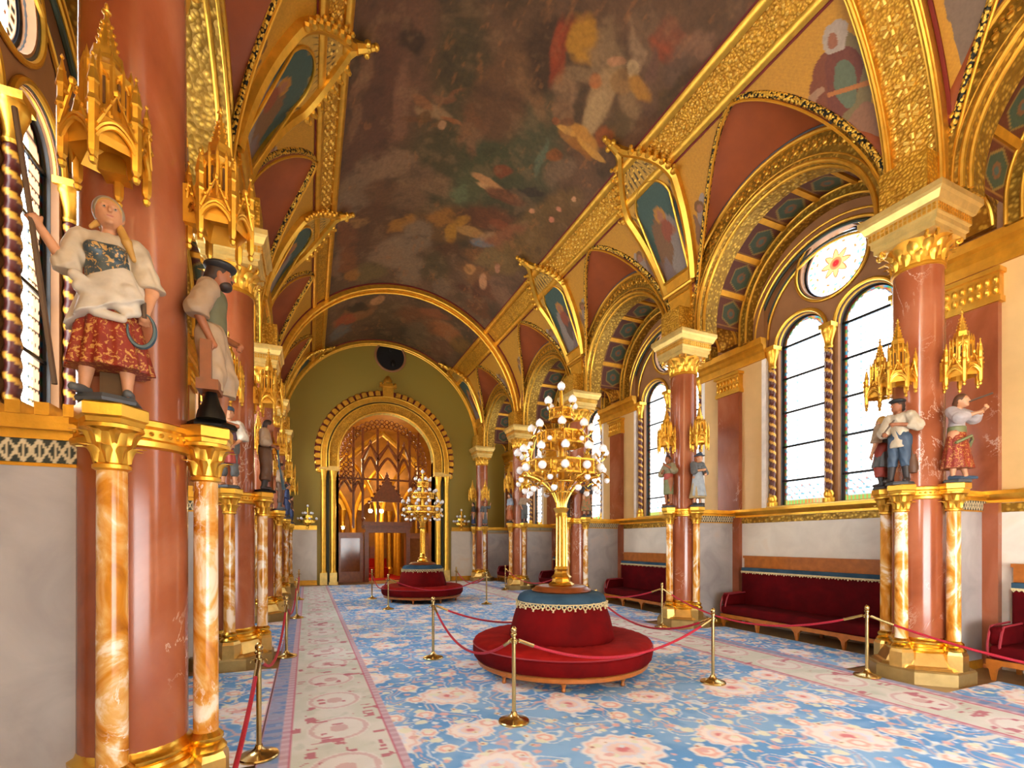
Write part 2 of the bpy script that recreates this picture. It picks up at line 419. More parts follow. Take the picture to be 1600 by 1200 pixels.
def build_window(idx, side, k, detail):
    yc = yk(k) + SP/2; X = XC + side*OG
    root = struct(empty('window_%d' % idx, (X, yc, 0)))
    hx = -side
    # panes
    st = 0.022 if detail else 0.05
    for du in (-LU, LU):
        nu = int(2*LW/st); v = np.linspace(SILL, SPRW, int((SPRW-SILL)/st)+1); un = np.linspace(-1, 1, nu+1)
        top = np.linspace(0, PI/2, 14)[1:]
        U, V = np.meshgrid(un*LW, v); hw = np.full(V.shape, LW)
        Ut, Tt = np.meshgrid(un, top); hwt = LW*np.cos(Tt); Vt = SPRW+LW*np.sin(Tt)
        U = np.vstack([U, Ut*hwt]); V = np.vstack([V, Vt])
        rr = np.hypot(U, np.maximum(V-SPRW, 0)); edge = np.where(V > SPRW, LW-rr, LW-np.abs(U)); edge = np.minimum(edge, V-SILL+0.03)
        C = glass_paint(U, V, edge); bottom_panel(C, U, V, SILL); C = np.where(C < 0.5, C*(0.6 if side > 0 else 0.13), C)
        P = np.stack([np.full(U.shape, 0.0), U+du, V], -1)
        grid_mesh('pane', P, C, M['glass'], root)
    rr = np.linspace(0.001, RO_R, 26); aa = np.linspace(0, 2*PI, 97); Rg, Ag = np.meshgrid(rr, aa)
    C = np.ones(Rg.shape+(3,))*0.8
    q = Rg/RO_R
    put(C, (q > 0.9), (0.2,0.2,0.25)); put(C, (q > 0.76) & (q < 0.88) & (np.sin(Ag*28) > -0.1), (0.26,0.17,0.05)); put(C, (q > 0.76) & (q < 0.88) & (np.sin(Ag*14+1) > 0.75), (0.08,0.2,0.3))
    fl = 0.34+0.1*np.cos(8*Ag)
    put(C, (q < fl), (0.28,0.2,0.07)); put(C, (np.abs(q-fl) < 0.035), (0.18,0.06,0.02)); put(C, (q < 0.2), (0.27,0.08,0.03)); put(C, (q < 0.09), (0.22,0.01,0.01))
    put(C, (np.abs(q-0.62) < 0.04) & (np.cos(Ag*8+PI) > 0.86), (0.27,0.09,0.03)); put(C, (np.abs(q-0.66) < 0.04) & (np.cos(Ag*4) > 0.95), (0.1,0.22,0.3))
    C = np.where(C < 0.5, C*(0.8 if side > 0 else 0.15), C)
    P = np.stack([np.zeros(Rg.shape), Rg*np.cos(Ag), RO_Z+Rg*np.sin(Ag)], -1)
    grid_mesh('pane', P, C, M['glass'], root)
    # iron glazing bars
    mb = MB()
    for du in (-LU, LU):
        for z in (3.02, 3.72, 4.42, 5.12, 5.78): mb.box(hx*0.01-0.012, hx*0.01+0.012, du-LW, du+LW, z-0.02, z+0.02)
        mb.roll('YZ', du, SPRW, LW-0.012, 0, 0.022, legs=SPRW-SILL, m=6, n=20)
    mb.tube([(0, (RO_R-0.01)*math.cos(2*PI*i/40), RO_Z+(RO_R-0.01)*math.sin(2*PI*i/40)) for i in range(40)], 0.022, 6, closed=True)
    mb.build('glazing_bar', M['ironwork'], root)
    # stone frames
    mb = MB()
    for du in (-LU, LU):
        mb.roll('YZ', du, SPRW, LW+0.05, hx*0.16, 0.035, m=8, n=24)
        mb.roll('YZ', du, SPRW, LW+0.01, hx*0.10, 0.022, m=6, n=24)
    mb.tube([(hx*0.16, (RO_R+0.07)*math.cos(2*PI*i/48), RO_Z+(RO_R+0.07)*math.sin(2*PI*i/48)) for i in range(48)], 0.03, 8, closed=True)
    mb.build('window_moulding', M['gold'], root)
    mb = MB()
    for du in (-LU, LU):
        mb.roll('YZ', du, SPRW, LW+0.02, hx*0.04, 0.03, m=6, n=24, legs=SPRW-SILL)
        mb.roll('YZ', du, SPRW, LW+0.025, hx*0.13, 0.016, m=6, n=24)
    for rr_, xx in ((RO_R+0.02, 0.05), (RO_R+0.045, 0.12)):
        mb.tube([(hx*xx, rr_*math.cos(2*PI*i/48), RO_Z+rr_*math.sin(2*PI*i/48)) for i in range(48)], 0.024, 8, closed=True)
    mb.build('window_frame', M['slate'], root)
    # spiral colonnettes beside and between the lancets
    for du in (-1.16, 0, 1.16):
        n, m2 = 24, 130
        a = np.linspace(0, 2*PI, n+1); z = np.linspace(2.72, 5.35, m2); A, Z = np.meshgrid(a, z)
        tw = np.sin(A + Z*34); rad = 0.062 + 0.008*tw
        C = np.zeros(A.shape+(3,)); C[...] = lin((84,34,30)); put(C, tw > 0.55, (214,160,60))
        P = np.stack([hx*0.2+rad*np.cos(A), du+rad*np.sin(A), Z], -1)
        grid_mesh('spiral_colonnette', P, C, M['spiral'], root)
        mb = MB()
        mb.lathe([(0.10, 2.5), (0.10, 2.58), (0.075, 2.6), (0.09, 2.66), (0.065, 2.72)], 12, (hx*0.2, du, 0))
        mb.lathe([(0.065, 5.35), (0.08, 5.38), (0.066, 5.42), (0.075, 5.5), (0.115, 5.64), (0.125, 5.66), (0.125, 5.72)], 12, (hx*0.2, du, 0))
        mb.box(hx*0.2-0.12, hx*0.2+0.12, du-0.12, du+0.12, 5.72, 5.80)
        mb.build('colonnette_capital', M['gold'], root)
    return root
M['spiral'] = painted('spiral_colonnette_paint', 0.35, 20, 0.15)

def side_wall(side):
    sn = 'right' if side > 0 else 'left'
    root = struct(empty('wall_' + sn, (0, 0, 0)))
    X0 = XC + side*OW; XG = XC + side*OG
    lo, hi = -3.4, YB
    # dado (marble) and brown structure behind it
    mb = MB(); mb.box(min(X0, X0+side*0.5), max(X0, X0+side*0.5), lo, hi, 0, 2.30); mb.build('dado', M['cream_marble'], root, False)
    # cornice on the dado
    mb = MB()
    prof = [(0, 2.30), (0.03, 2.30), (0.03, 2.34), (0.06, 2.36), (0.10, 2.42), (0.10, 2.47), (0, 2.47)]
    rows = [[(X0 - side*a, y, z) for a, z in prof] for y in (lo, hi)]
    mb.loft(rows); mb.build('dado_cornice', M['gold'], root, True, 30)
    mb = MB(); mb.box(min(X0, X0-side*0.012), max(X0, X0-side*0.012), lo, hi, 2.17, 2.295); mb.build('dado_frieze', M['gold_olive'], root, False)
    mb = MB(); mb.box(min(X0+side*0.001, XG), max(X0+side*0.001, XG), lo, hi, 2.30, 2.5); mb.build('sill', M['gold_pale'], root, False)
    for k in range(-1, 5):
        y1 = yk(k)
        # tan panels either side of the pilaster
        a, b = y1-SP/2+1.30, y1+SP/2-1.30
        if k == 4: b = YB
        mb = MB(); mb.box(min(X0, X0+side*0.5), max(X0, X0+side*0.5), a, b, 2.47, 5.62); mb.build('wall_panel', M['tan'], root, False)
        mb = MB()
        for yy in (a, b): mb.box(min(X0-side*0.004, XG), max(X0-side*0.004, XG), yy-0.05, yy+0.05, 2.48, 5.6)
        mb.build('reveal', M['white'], root, False)
        mb = MB(); mb.box(min(X0-side*0.10, X0), max(X0-side*0.10, X0), y1-0.29, y1+0.29, 0.0, 2.3)
        mb.box(min(X0-side*0.10, X0), max(X0-side*0.10, X0), y1-0.29, y1+0.29, 2.47, 5.1); mb.build('pilaster', M['pink'], root, False)
        mb = MB()
        xa, xb = sorted((X0-side*0.14, X0)); mb.box(xa, xb, y1-0.33, y1+0.33, 5.06, 5.14)
        for j, (dx, z0, z1) in enumerate([(0.12, 5.14, 5.46), (0.18, 5.46, 5.52)]):
            xa, xb = sorted((X0-side*dx, X0)); mb.box(xa, xb, y1-0.25-dx*0.5, y1+0.25+dx*0.5, z0, z1)
        for j in range(7):
            for zz in (5.22, 5.36):
                mb.ball((X0-side*0.13, y1-0.27+0.09*j, zz), (0.03, 0.035, 0.06), 6, 4)
        mb.build('pilaster_capital', M['gold'], root)
        mb = MB()
        prof = [(0, 5.60), (0.04, 5.60), (0.05, 5.74), (0.09, 5.78), (0.09, 5.86), (0.15, 5.9), (0.17, 6.02), (0, 6.02)]
        rows = [[(X0 - side*q, y, z) for q, z in prof] for y in (a-0.06, b+0.06 if k < 4 else b)]
        mb.loft(rows); b0 = len(mb.v); n_ = len(prof); mb.f.append(tuple(range(n_))); mb.f.append(tuple(range(n_, 2*n_)))
        mb.build('impost_cornice', M['gold_deep'], root, True, 30)
        mb = MB(); xa, xb = sorted((X0, X0+side*0.5)); mb.box(xa, xb, a, b, 5.6, 7.2); mb.build('spandrel_wall', M['brown'], root, False)
    for k in range(-1, 4):
        yc = yk(k)+SP/2
        # window wall plate with two lancets and a rosette
        outer = [(-1.8, 2.45), (1.8, 2.45), (1.8, 8.35), (-1.8, 8.35)]
        holes = [] if k < 0 else [lancet(-LU, LW, SILL, SPRW), lancet(LU, LW, SILL, SPRW), circle(0, RO_Z, RO_R)]  # unseen bays beside the camera kept windowless to darken the near columns
        curve_plate('window_wall', M['brown'], outer, holes, 0.22, lambda u, v, w_: (XG - side*0.02 + w_, yc+u, v), root)
        # concentric mouldings of the bay arch on the wall
        mb = MB(); mb.arch('YZ', yc, 6.02, 1.48, 1.9, X0+side*0.02, X0+side*0.3, n=32); mb.build('bay_arch', M['brown'], root, True, 30)
        mb = MB()
        for rad, dx, tr_ in ((1.52, -0.01, 0.03), (1.64, 0.0, 0.022), (1.30, 0.12, 0.026)):
            mb.roll('YZ', yc, 6.02, rad, X0-side*dx if dx < 0.1 else X0+side*dx, tr_, m=6)
        mb.build('bay_arch_moulding', M['gold'], root)
        mb = MB(); mb.roll('YZ', yc, 6.02, 1.46, X0+side*0.03, 0.03, m=6); mb.roll('YZ', yc, 6.02, 1.36, X0+side*0.13, 0.022, m=6); mb.build('bay_arch_line', M['dark_green'], root)
    return root
side_wall(1); side_wall(-1)
_i = 1
for side in (1, -1):
    for k in range(0, 4):
        build_window(_i, side, k, (side > 0 and k in (0, 1)) or (side < 0 and k == 0)); _i += 1

# low walls joining the columns to the outer walls
for side in (1, -1):
    for k in range(-1, 5):
        y = yk(k); xa, xb = sorted((XC+side*(OC+0.2), XC+side*OW))
        root = struct(empty('wall_screen', ((xa+xb)/2, y, 0)))
        hw = (xb-xa)/2
        mb = MB(); mb.box(-hw, hw, -0.12, 0.12, 0.0, 2.18); mb.build('marble_panel', M['grey_marble'], root, False)
        mb = MB(); mb.box(-hw, hw, -0.13, 0.13, 0, 0.12); mb.box(-hw, hw, -0.128, 0.128, 2.18, 2.2); mb.build('skirting', M['gold_deep'], root, False)
        # arabesque frieze
        u = np.linspace(-hw, hw, 140); v = np.linspace(2.2, 2.33, 16); U, V = np.meshgrid(u, v)
        a = (U*15) % 1 - 0.5; b = (V-2.265)/0.065
        pat = (np.abs(np.abs(a*2)-np.abs(b)) < 0.22) | (a*a*6+b*b < 0.12) | (np.abs(np.abs(a)-0.5) < 0.06)
        C = np.zeros(U.shape+(3,)); C[...] = lin((44,50,40)); put(C, pat, (214,196,156))
        for sg in (-1, 1):
            P = np.stack([U, np.full(U.shape, sg*0.135), V], -1); grid_mesh('arabesque_frieze', P, C, M['paint'], root, flip=(sg > 0))
        mb = MB()
        mb.box(-hw, hw, -0.15, 0.15, 2.33, 2.38); mb.box(-hw, hw, -0.19, 0.19, 2.38, 2.42); mb.box(-hw, hw, -0.17, 0.17, 2.42, 2.46)
        mb.build('screen_cornice', M['gold'], root, False)
        mb = MB(); n = max(3, int(hw*2/0.11))
        for i in range(n):
            if i % 1 == 0:
                x = -hw+0.05+i*(2*hw-0.1)/(n-1)
                mb.box(x-0.032, x+0.032, -0.18, 0.18, 2.46, 2.53)
        if side < 0: mb.build('cresting', M['gold'], root, False)

# ================================================================== vault
def vp(side, th, y, off=0.0):
    r = R-off; return (XC+side*r*math.cos(th), y, ZC+r*math.sin(th))
D2R = PI/180
BAND = {1: (41.0*D2R, 49.7*D2R), -1: (44.0*D2R, 52.0*D2R)}
ceil_root = struct(empty('ceiling', (0, 0, 0)))
def fresco_surface(y0, y1, st):
    t0, t1 = BAND[1][1], PI-BAND[-1][1]
    ths = np.linspace(t0, t1, int((t1-t0)*R/st)); ys = np.arange(y0, y1+st*0.5, st); ys[-1] = y1
    T, Y = np.meshgrid(ths, ys)
    P = np.stack([XC+R*np.cos(T), Y, ZC+R*np.sin(T)], -1)
    C = fresco_paint(T*R, Y)
    grid_mesh('fresco', P, C, M['fresco'], ceil_root)

BLOBS = np.array([
(8.38,9.07,-0.59,0.09,-0.06,2.62,104,70,54,0.8),
(8.84,10.60,-0.63,0.22,-0.04,4.73,96,64,50,0.8),
(8.08,8.41,-0.37,0.04,-0.03,1.23,112,80,62,0.7),
(7.29,8.41,-0.56,-0.19,-0.33,1.06,74,64,40,0.8),
(6.88,10.72,-1.19,-0.66,-0.47,1.68,78,72,48,0.8),
(5.88,10.00,-0.83,-0.66,-0.48,1.17,74,78,54,0.8),
(5.30,9.18,-0.44,-0.39,-0.67,1.24,82,82,60,0.8),
(6.42,8.34,-0.46,-0.16,-0.18,0.79,108,78,54,0.8),
(6.40,9.07,-0.57,-0.33,-0.21,0.56,104,74,52,0.7),
(5.94,8.21,-0.13,-0.19,-0.58,0.41,128,96,68,0.7),
(5.99,7.59,-0.29,-0.19,-0.31,0.59,70,50,32,0.8),
(9.28,8.06,-0.31,0.07,-0.05,0.48,78,60,40,0.8),
(9.18,8.93,-0.14,0.06,0.14,1.29,126,92,70,0.6),
(8.26,9.36,-0.19,0.03,-0.06,0.97,128,92,74,0.6),
(8.30,7.96,-0.20,-0.08,-0.19,0.32,60,42,26,0.7),
(6.79,9.57,-0.16,0.00,-0.01,0.49,120,82,56,0.7),
(6.52,9.72,-0.14,-0.01,-0.02,0.60,118,84,62,0.7),
(7.55,9.39,-0.40,0.07,0.01,0.16,150,122,94,0.4),
(7.84,9.20,-0.28,0.13,0.02,0.08,140,96,64,0.4),
(7.37,8.98,-0.30,-0.19,-0.06,0.10,124,82,54,0.5),
(7.15,9.53,-0.24,0.05,0.01,0.06,150,96,56,0.3),
(7.88,9.59,-0.34,-0.01,-0.01,0.08,110,72,44,0.4),
(7.32,9.66,-0.08,-0.02,-0.03,0.09,180,140,110,0.3),
(7.71,9.52,-0.11,0.08,0.07,0.15,104,76,42,0.3),
(8.65,10.94,-0.44,0.07,-0.06,0.47,132,106,88,0.5),
(8.06,10.82,-0.50,-0.09,-0.09,0.36,138,110,90,0.5),
(8.89,11.60,-0.51,0.14,-0.07,0.68,126,104,88,0.5),
(9.17,12.17,-0.33,0.15,-0.07,0.81,130,110,96,0.5),
(7.51,11.30,-0.45,-0.10,-0.09,0.44,118,92,72,0.6),
(8.22,11.76,-0.49,0.02,-0.07,0.48,106,74,50,0.6),
(7.53,11.99,-0.47,-0.10,-0.12,0.62,120,92,70,0.6),
(8.45,12.44,-0.37,-0.15,-0.14,0.40,96,62,38,0.6),
(6.86,11.36,-0.37,-0.06,-0.04,0.31,122,96,74,0.6),
(6.23,11.29,-0.47,-0.31,-0.20,0.62,84,88,62,0.7),
(6.41,11.51,-0.20,-0.11,-0.12,0.38,100,110,84,0.6),
(5.85,10.71,-0.47,0.01,0.01,0.12,196,146,104,0.3),
(5.63,10.84,-0.51,-0.04,0.00,0.10,204,160,118,0.3),
(5.38,10.80,-0.51,-0.10,-0.00,0.21,110,66,42,0.4),
(5.71,10.24,-0.20,-0.15,-0.07,0.16,128,68,36,0.4),
(5.05,10.34,-0.40,-0.28,-0.04,0.14,62,52,44,0.5),
(4.68,9.37,-0.15,-0.41,-0.22,0.09,122,100,84,0.5),
(5.11,9.39,-0.08,-0.02,-0.05,0.50,96,110,96,0.6),
(4.92,9.12,-0.13,-0.13,-0.07,0.12,140,84,34,0.4),
(7.97,13.33,-1.05,-0.13,-0.14,0.94,96,66,44,0.7),
(9.08,13.27,-0.35,0.17,-0.11,1.31,120,74,44,0.6),
(6.50,12.73,-0.98,-0.37,-0.10,0.69,110,80,46,0.6),
(5.52,11.79,-0.79,-0.30,-0.05,0.48,108,64,38,0.6),
(6.07,12.34,-0.18,-0.28,-0.10,0.15,176,128,44,0.4),
(6.57,12.48,-0.31,-0.16,-0.07,0.25,150,104,44,0.5),
(5.71,12.57,-0.44,-0.12,-0.02,0.21,170,130,78,0.4),
(5.26,12.72,-0.32,-0.22,-0.05,0.20,110,124,150,0.4),
(5.16,11.74,-0.25,-0.10,-0.03,0.19,132,74,44,0.4),
(6.16,12.98,-0.16,-0.10,-0.12,0.42,170,124,40,0.4),
(7.49,13.04,-0.34,-0.29,-0.09,0.20,160,112,44,0.5),
(8.76,12.73,-0.29,0.09,-0.02,0.22,150,112,70,0.5),
(5.09,12.39,-0.33,-0.15,-0.03,0.26,160,124,96,0.5),
(5.24,13.35,-0.47,-0.13,-0.02,0.30,120,84,50,0.5),
(6.04,13.70,-0.33,-0.24,-0.11,0.40,92,62,40,0.6),
(7.43,14.43,-0.51,-0.50,-0.32,0.83,140,118,102,0.5),
(7.78,14.61,-0.54,-0.04,-0.10,0.65,138,112,94,0.5),
(7.03,13.54,-0.34,-0.57,-0.32,0.50,132,112,98,0.5),
(6.88,15.22,-0.45,-0.20,-0.18,0.91,134,112,96,0.6),
(8.16,15.47,-0.62,0.07,-0.07,0.57,112,96,62,0.6),
(6.14,14.84,-0.39,-0.29,-0.23,0.90,88,74,50,0.6),
(5.69,15.73,-0.29,-0.27,-0.14,0.51,118,98,84,0.6),
(8.97,14.58,-0.43,0.21,-0.05,0.60,132,82,46,0.6),
(8.69,15.46,-0.27,-0.07,-0.09,0.34,160,110,50,0.5),
(9.27,14.73,-0.18,0.12,-0.05,0.78,128,100,84,0.6),
(4.34,10.58,-0.42,-1.29,-0.36,0.15,112,88,50,0.5),
(4.85,11.99,-0.30,-0.77,-0.20,0.16,140,90,62,0.5),
(4.42,12.42,-0.33,-1.20,-0.42,0.20,122,98,58,0.5),
(4.12,11.70,-0.24,-0.91,-0.47,0.15,116,90,50,0.6),
(4.01,10.42,-0.10,-0.67,-0.27,0.00,104,78,42,0.6),
(4.81,13.06,-0.38,-0.47,-0.14,0.33,126,104,70,0.6),
(4.95,14.13,-0.57,-0.05,0.01,0.47,130,92,60,0.5),
(5.21,14.04,-0.16,-0.17,-0.08,0.22,190,140,90,0.4),
(4.49,14.37,-0.43,0.04,0.04,0.42,108,66,42,0.5),
(4.12,14.04,-0.09,-0.38,-0.47,0.21,128,96,78,0.5),
(4.68,14.21,-0.09,-0.12,-0.13,0.32,200,150,120,0.4),
(4.85,15.05,-0.44,-0.11,-0.01,0.30,90,50,28,0.5),
(4.30,15.44,-0.46,0.02,0.04,0.48,104,66,38,0.5),
(4.54,13.26,-0.06,-0.08,-0.08,0.18,180,130,110,0.3),
(4.67,10.71,-0.05,-0.05,-0.03,0.06,210,150,120,0.3),
(4.06,9.57,-0.04,-0.05,-0.03,0.05,210,160,130,0.3),
(4.17,10.08,-0.05,-0.06,-0.04,0.05,210,140,120,0.3),
(4.17,10.50,-0.05,-0.06,-0.04,0.06,200,130,110,0.3),
(5.74,7.32,-0.14,-0.07,-0.17,0.51,140,60,26,0.5),
(5.89,7.29,-0.10,-0.04,-0.13,0.40,150,66,30,0.4),
(5.52,6.93,-0.16,-0.20,-0.29,0.18,182,134,40,0.5),
(5.09,6.96,-0.21,-0.14,-0.30,0.51,140,116,92,0.5),
(4.64,6.36,-0.24,-0.22,-0.30,0.32,120,96,78,0.6),
(4.73,6.67,-0.12,-0.10,-0.24,0.28,150,124,104,0.5),
(5.37,7.82,-0.20,-0.15,-0.15,0.25,146,116,92,0.4),
(5.32,7.45,-0.28,-0.11,-0.03,0.15,134,110,86,0.4),
(5.22,8.21,-0.18,-0.15,-0.13,0.21,138,106,82,0.4),
(4.78,7.47,-0.22,-0.10,-0.14,0.57,170,142,110,0.4),
(4.68,7.82,-0.19,-0.07,-0.07,0.45,176,150,118,0.4),
(4.30,7.16,-0.14,-0.18,-0.28,0.19,142,116,88,0.5),
(4.63,7.07,-0.18,-0.16,-0.13,0.15,150,116,76,0.4),
(4.92,6.89,-0.11,-0.09,-0.06,0.07,190,140,110,0.3),
(4.62,6.81,-0.06,-0.10,-0.14,0.06,196,170,140,0.3),
(5.02,7.35,-0.09,-0.08,-0.08,0.12,180,110,60,0.4),
(4.30,6.89,-0.03,-0.13,-0.28,-0.01,176,128,50,0.4),
(4.39,6.14,-0.24,-0.22,-0.15,0.15,150,76,44,0.5),
(4.11,6.10,-0.20,-0.08,-0.05,0.35,116,92,80,0.6),
(4.32,6.53,-0.08,-0.08,-0.25,0.25,110,80,70,0.5),
(4.42,5.96,-0.23,-0.21,-0.11,0.11,130,80,60,0.5),
(4.06,5.73,-0.18,-0.17,-0.14,0.12,132,100,84,0.6),
(4.17,7.61,-0.24,-0.26,-0.22,0.24,96,78,50,0.6),
(4.30,7.99,-0.14,-0.14,-0.12,0.14,150,84,34,0.4),
(4.70,8.39,-0.45,-0.08,0.02,0.26,196,142,62,0.3),
(4.68,8.54,-0.43,-0.04,0.01,0.12,150,100,40,0.3),
(4.35,8.38,-0.37,-0.03,0.01,0.09,206,156,74,0.2),
(5.25,8.47,-0.06,-0.05,-0.04,0.07,150,90,50,0.4),
(4.97,8.48,-0.22,-0.05,-0.00,0.07,210,160,80,0.3),
(3.82,7.39,-0.04,-0.79,-0.19,-0.05,96,64,32,0.5),
(3.80,6.38,-0.03,-0.56,-0.15,-0.04,86,66,34,0.5),
(3.73,5.72,-0.02,-0.40,-0.16,-0.04,90,60,34,0.6),
(5.07,8.32,-0.12,-0.11,-0.05,0.08,120,80,50,0.4),
(7.20,18.52,-0.90,-0.35,-0.17,1.13,100,78,54,0.7),
(8.18,18.41,-0.62,-0.42,-0.14,0.57,140,96,60,0.5),
(8.64,18.71,-0.43,-0.24,-0.13,0.49,160,80,50,0.5),
(8.23,17.87,-0.48,0.12,-0.03,0.32,60,48,30,0.5),
(7.58,17.50,-0.23,-0.21,-0.09,0.28,190,140,100,0.4),
(8.83,19.75,-0.43,-0.31,-0.15,0.55,110,110,120,0.5),
(5.77,18.32,-0.96,0.08,0.02,0.85,120,76,44,0.6),
(4.70,18.24,-0.72,0.03,0.03,0.64,150,96,56,0.5),
(5.47,17.47,-0.54,-0.18,-0.03,0.38,140,84,50,0.5),
(4.03,18.41,-0.49,-0.01,0.04,0.66,120,90,40,0.5),
(4.56,19.70,-0.49,-0.38,-0.08,0.71,110,76,56,0.5),
(5.76,19.54,-0.44,-0.47,-0.24,1.13,106,88,70,0.6),
(9.00,21.62,-0.48,-0.30,-0.20,0.86,110,80,50,0.6),
(3.42,18.19,-0.29,-0.23,-0.07,0.73,130,90,50,0.5),
])
def fresco_paint(s_, y_):
    n1 = fbm(s_, y_, 0.9, 5, 0); n2 = fbm(s_, y_, 3.1, 4, 2); n3 = fbm(s_*1.7, y_*0.7, 6.0, 3, 4)
    C = np.zeros(s_.shape+(3,)); C[...] = lin((92,70,50))
    put(C, ss(0.45, 0.7, n1)*0.7, (112,84,66)); put(C, ss(0.45, 0.7, 1-n1)*0.7, (62,56,36))
    wx = (fbm(s_, y_, 2.2, 4, 5)-0.5)*0.38; wy = (fbm(s_, y_, 2.2, 4, 6)-0.5)*0.55
    sx = s_+wx; sy = y_+wy
    hx_ = s_+wx*0.35; hy_ = y_+wy*0.35
    for b in BLOBS:
        ax, ay, bx, by = b[2:6]; det = ax*by-ay*bx
        if abs(det) < 1e-5: continue
        f = 1.0 if b[9] > 0.45 else 0.0
        dx = (sx if f else hx_)-b[0]; dy = (sy if f else hy_)-b[1]
        u = (dx*by-dy*bx)/det; v = (ax*dy-ay*dx)/det
        r = np.hypot(u, v)
        put(C, (1-ss(1-b[9]*0.62, 1+b[9]*0.45, r))*0.9, tuple(b[6:9]))
    # loose brushwork
    k = ss(0.55, 0.75, n2)*0.28; put(C, k, (150,122,96))
    k = ss(0.58, 0.78, 1-n2)*0.5; put(C, k*0.7, (50,38,24))
    k = ss(0.62, 0.75, n3)*ss(0.5, 0.65, fbm(s_, y_, 1.1, 2, 7))*0.4; put(C, k, (160,110,66))
    return C*np.array([0.98, 0.84, 0.56])
fresco_surface(-3.2, 16.19, 0.026)
fresco_surface(16.19, YB, 0.03)

# gold bands running the length of the vault
for side in (1, -1):
    t0, t1 = BAND[side]
    root = struct(empty('trim_band', (0, 0, 0)))
    mb = MB(); rows = []
    for y in (-3.2, YB):
        rows.append([vp(side, t0+(t1-t0)*i/8, y, 0.012) for i in range(9)])
    mb.loft(rows); mb.build('band_field', M['gold_fine'], root, True, 0)
    mb = MB()
    for t, o in ((t0+0.012, 0), (t1-0.012, 0)):
        wd = 0.018
        rows = [[vp(side, t-wd, y, 0), vp(side, t-wd, y, 0.05), vp(side, t-wd*0.4, y, 0.07), vp(side, t+wd*0.4, y, 0.07), vp(side, t+wd, y, 0.05), vp(side, t+wd, y, 0)] for y in (-3.2, YB)]
        mb.loft(rows)
    mb.build('band_edge', M['gold'], root, True, 30)
    mb = MB()
    for t in (t0-0.008, t1+0.008):
        mb.loft([[vp(side, t-0.006, y, 0.016), vp(side, t+0.006, y, 0.016)] for y in (-3.2, YB)])
    mb.build('band_line', M['dark_red'], root, False)
    # raised flower strings on the nearer part of the band
    mb = MB(); tc_ = (t0+t1)/2
    y = 3.9 if side > 0 else 7.0
    while y < 12.0:
        for q in range(6):
            a = q*PI/3
            th = tc_+math.cos(a)*0.024; yy = y+math.sin(a)*0.10
            p = vp(side, th, yy, 0.02); mb.ball(p, (0.028, 0.034, 0.028), 6, 4)
        for dt in (-0.045, 0.045):
            for dy in (-0.09, 0.09):
                mb.ball(vp(side, tc_+dt, y+dy, 0.02), (0.022, 0.03, 0.022), 5, 4)
            mb.ball(vp(side, tc_+dt*0.9, y+0.2, 0.02), (0.026, 0.026, 0.026), 5, 4)
        mb.ball(vp(side, tc_, y+0.2, 0.02), 0.022, 5, 4)
        y += 0.40
    mb.build('band_flower', M['petal_gold'], root)

# groins: height of the lunette above the columns as a function of the distance from the bay centre
def zg_top(side): return ZC+R*math.sin(BAND[side][0])-0.02
def zg(side, d):
    r = min(1, abs(d)/1.86); return 6.45+(zg_top(side)-6.45)*max(0, 1-r**1.6)**0.70
def dg(side, z):
    q = max(0, min(1, (z-6.45)/(zg_top(side)-6.45))); return 1.86*max(0, 1-q**(1/0.70))**(1/1.6)
def barrel_x(side, z):
    return XC+side*math.sqrt(max(0, R*R-(z-ZC)**2))

def figures_paint(C, a, b, side, k):
    """a = along the hall from the column axis, b = height above springing; gold ground with winged figures"""
    sgn = np.sign(a); A = np.abs(a)
    wob = (fbm(a*3, b*3, 1.0, 3, k % 5)-0.5)*0.16
    A = A+wob; B = b+wob*0.8
    big = (side > 0 and k == 0)
    if big:
        m_ = (a > 0)
        body = (np.hypot((A-0.62-0.12*(2.2-B))/0.30, (B-1.9)/0.72) < 1) & m_
        cloak = (np.hypot((A-0.80)/0.36, (B-2.15)/0.42) < 1) & m_
        put(C, body*0.9, (112,100,66)); put(C, cloak*0.9, (110,44,26))
        put(C, (np.hypot((A-0.66)/0.14, (B-2.05)/0.30) < 1) & m_, (96,104,76))
        put(C, (np.hypot((A-1.18)/0.26, (B-2.22)/0.07) < 1) & m_, (160,118,84))
        put(C, (np.hypot((A-0.60)/0.17, (B-2.62)/0.17) < 1) & m_, (170,150,130)); put(C, (np.hypot((A-0.64)/0.07, (B-2.60)/0.09) < 1) & m_, (150,92,60))
        put(C, (np.hypot((A-0.55)/0.2, (B-1.35)/0.35) < 1) & m_, (140,96,66)); put(C, (np.abs(B-1.9-0.5*(A-0.5)) < 0.03) & body & m_, (176,106,44))
        m_ = (a < 0)
        put(C, (np.hypot((A-0.75)/0.3, (B-1.8)/0.8) < 1) & m_, (120,96,74))
    else:
        put(C, (np.hypot((A-0.88)/0.14, (B-1.55)/0.55) < 1)*0.9, (140,124,112))
        put(C, (np.hypot((A-0.80)/0.12, (B-1.2)/0.42) < 1)*0.9, (120,104,100))
        put(C, (np.hypot((A-1.02)/0.10, (B-1.92)/0.34) < 1)*0.9, (150,136,126))
        put(C, (np.hypot((A-0.90)/0.07, (B-2.06)/0.08) < 1)*0.9, (150,96,66))
        put(C, (np.hypot((A-0.90)/0.11, (B-2.1)/0.12) < 1) & (np.hypot((A-0.90)/0.07, (B-2.06)/0.08) > 1), (120,80,30))
        put(C, (np.hypot((A-0.72)/0.06, (B-1.7)/0.34) < 1)*0.8, (96,70,60))
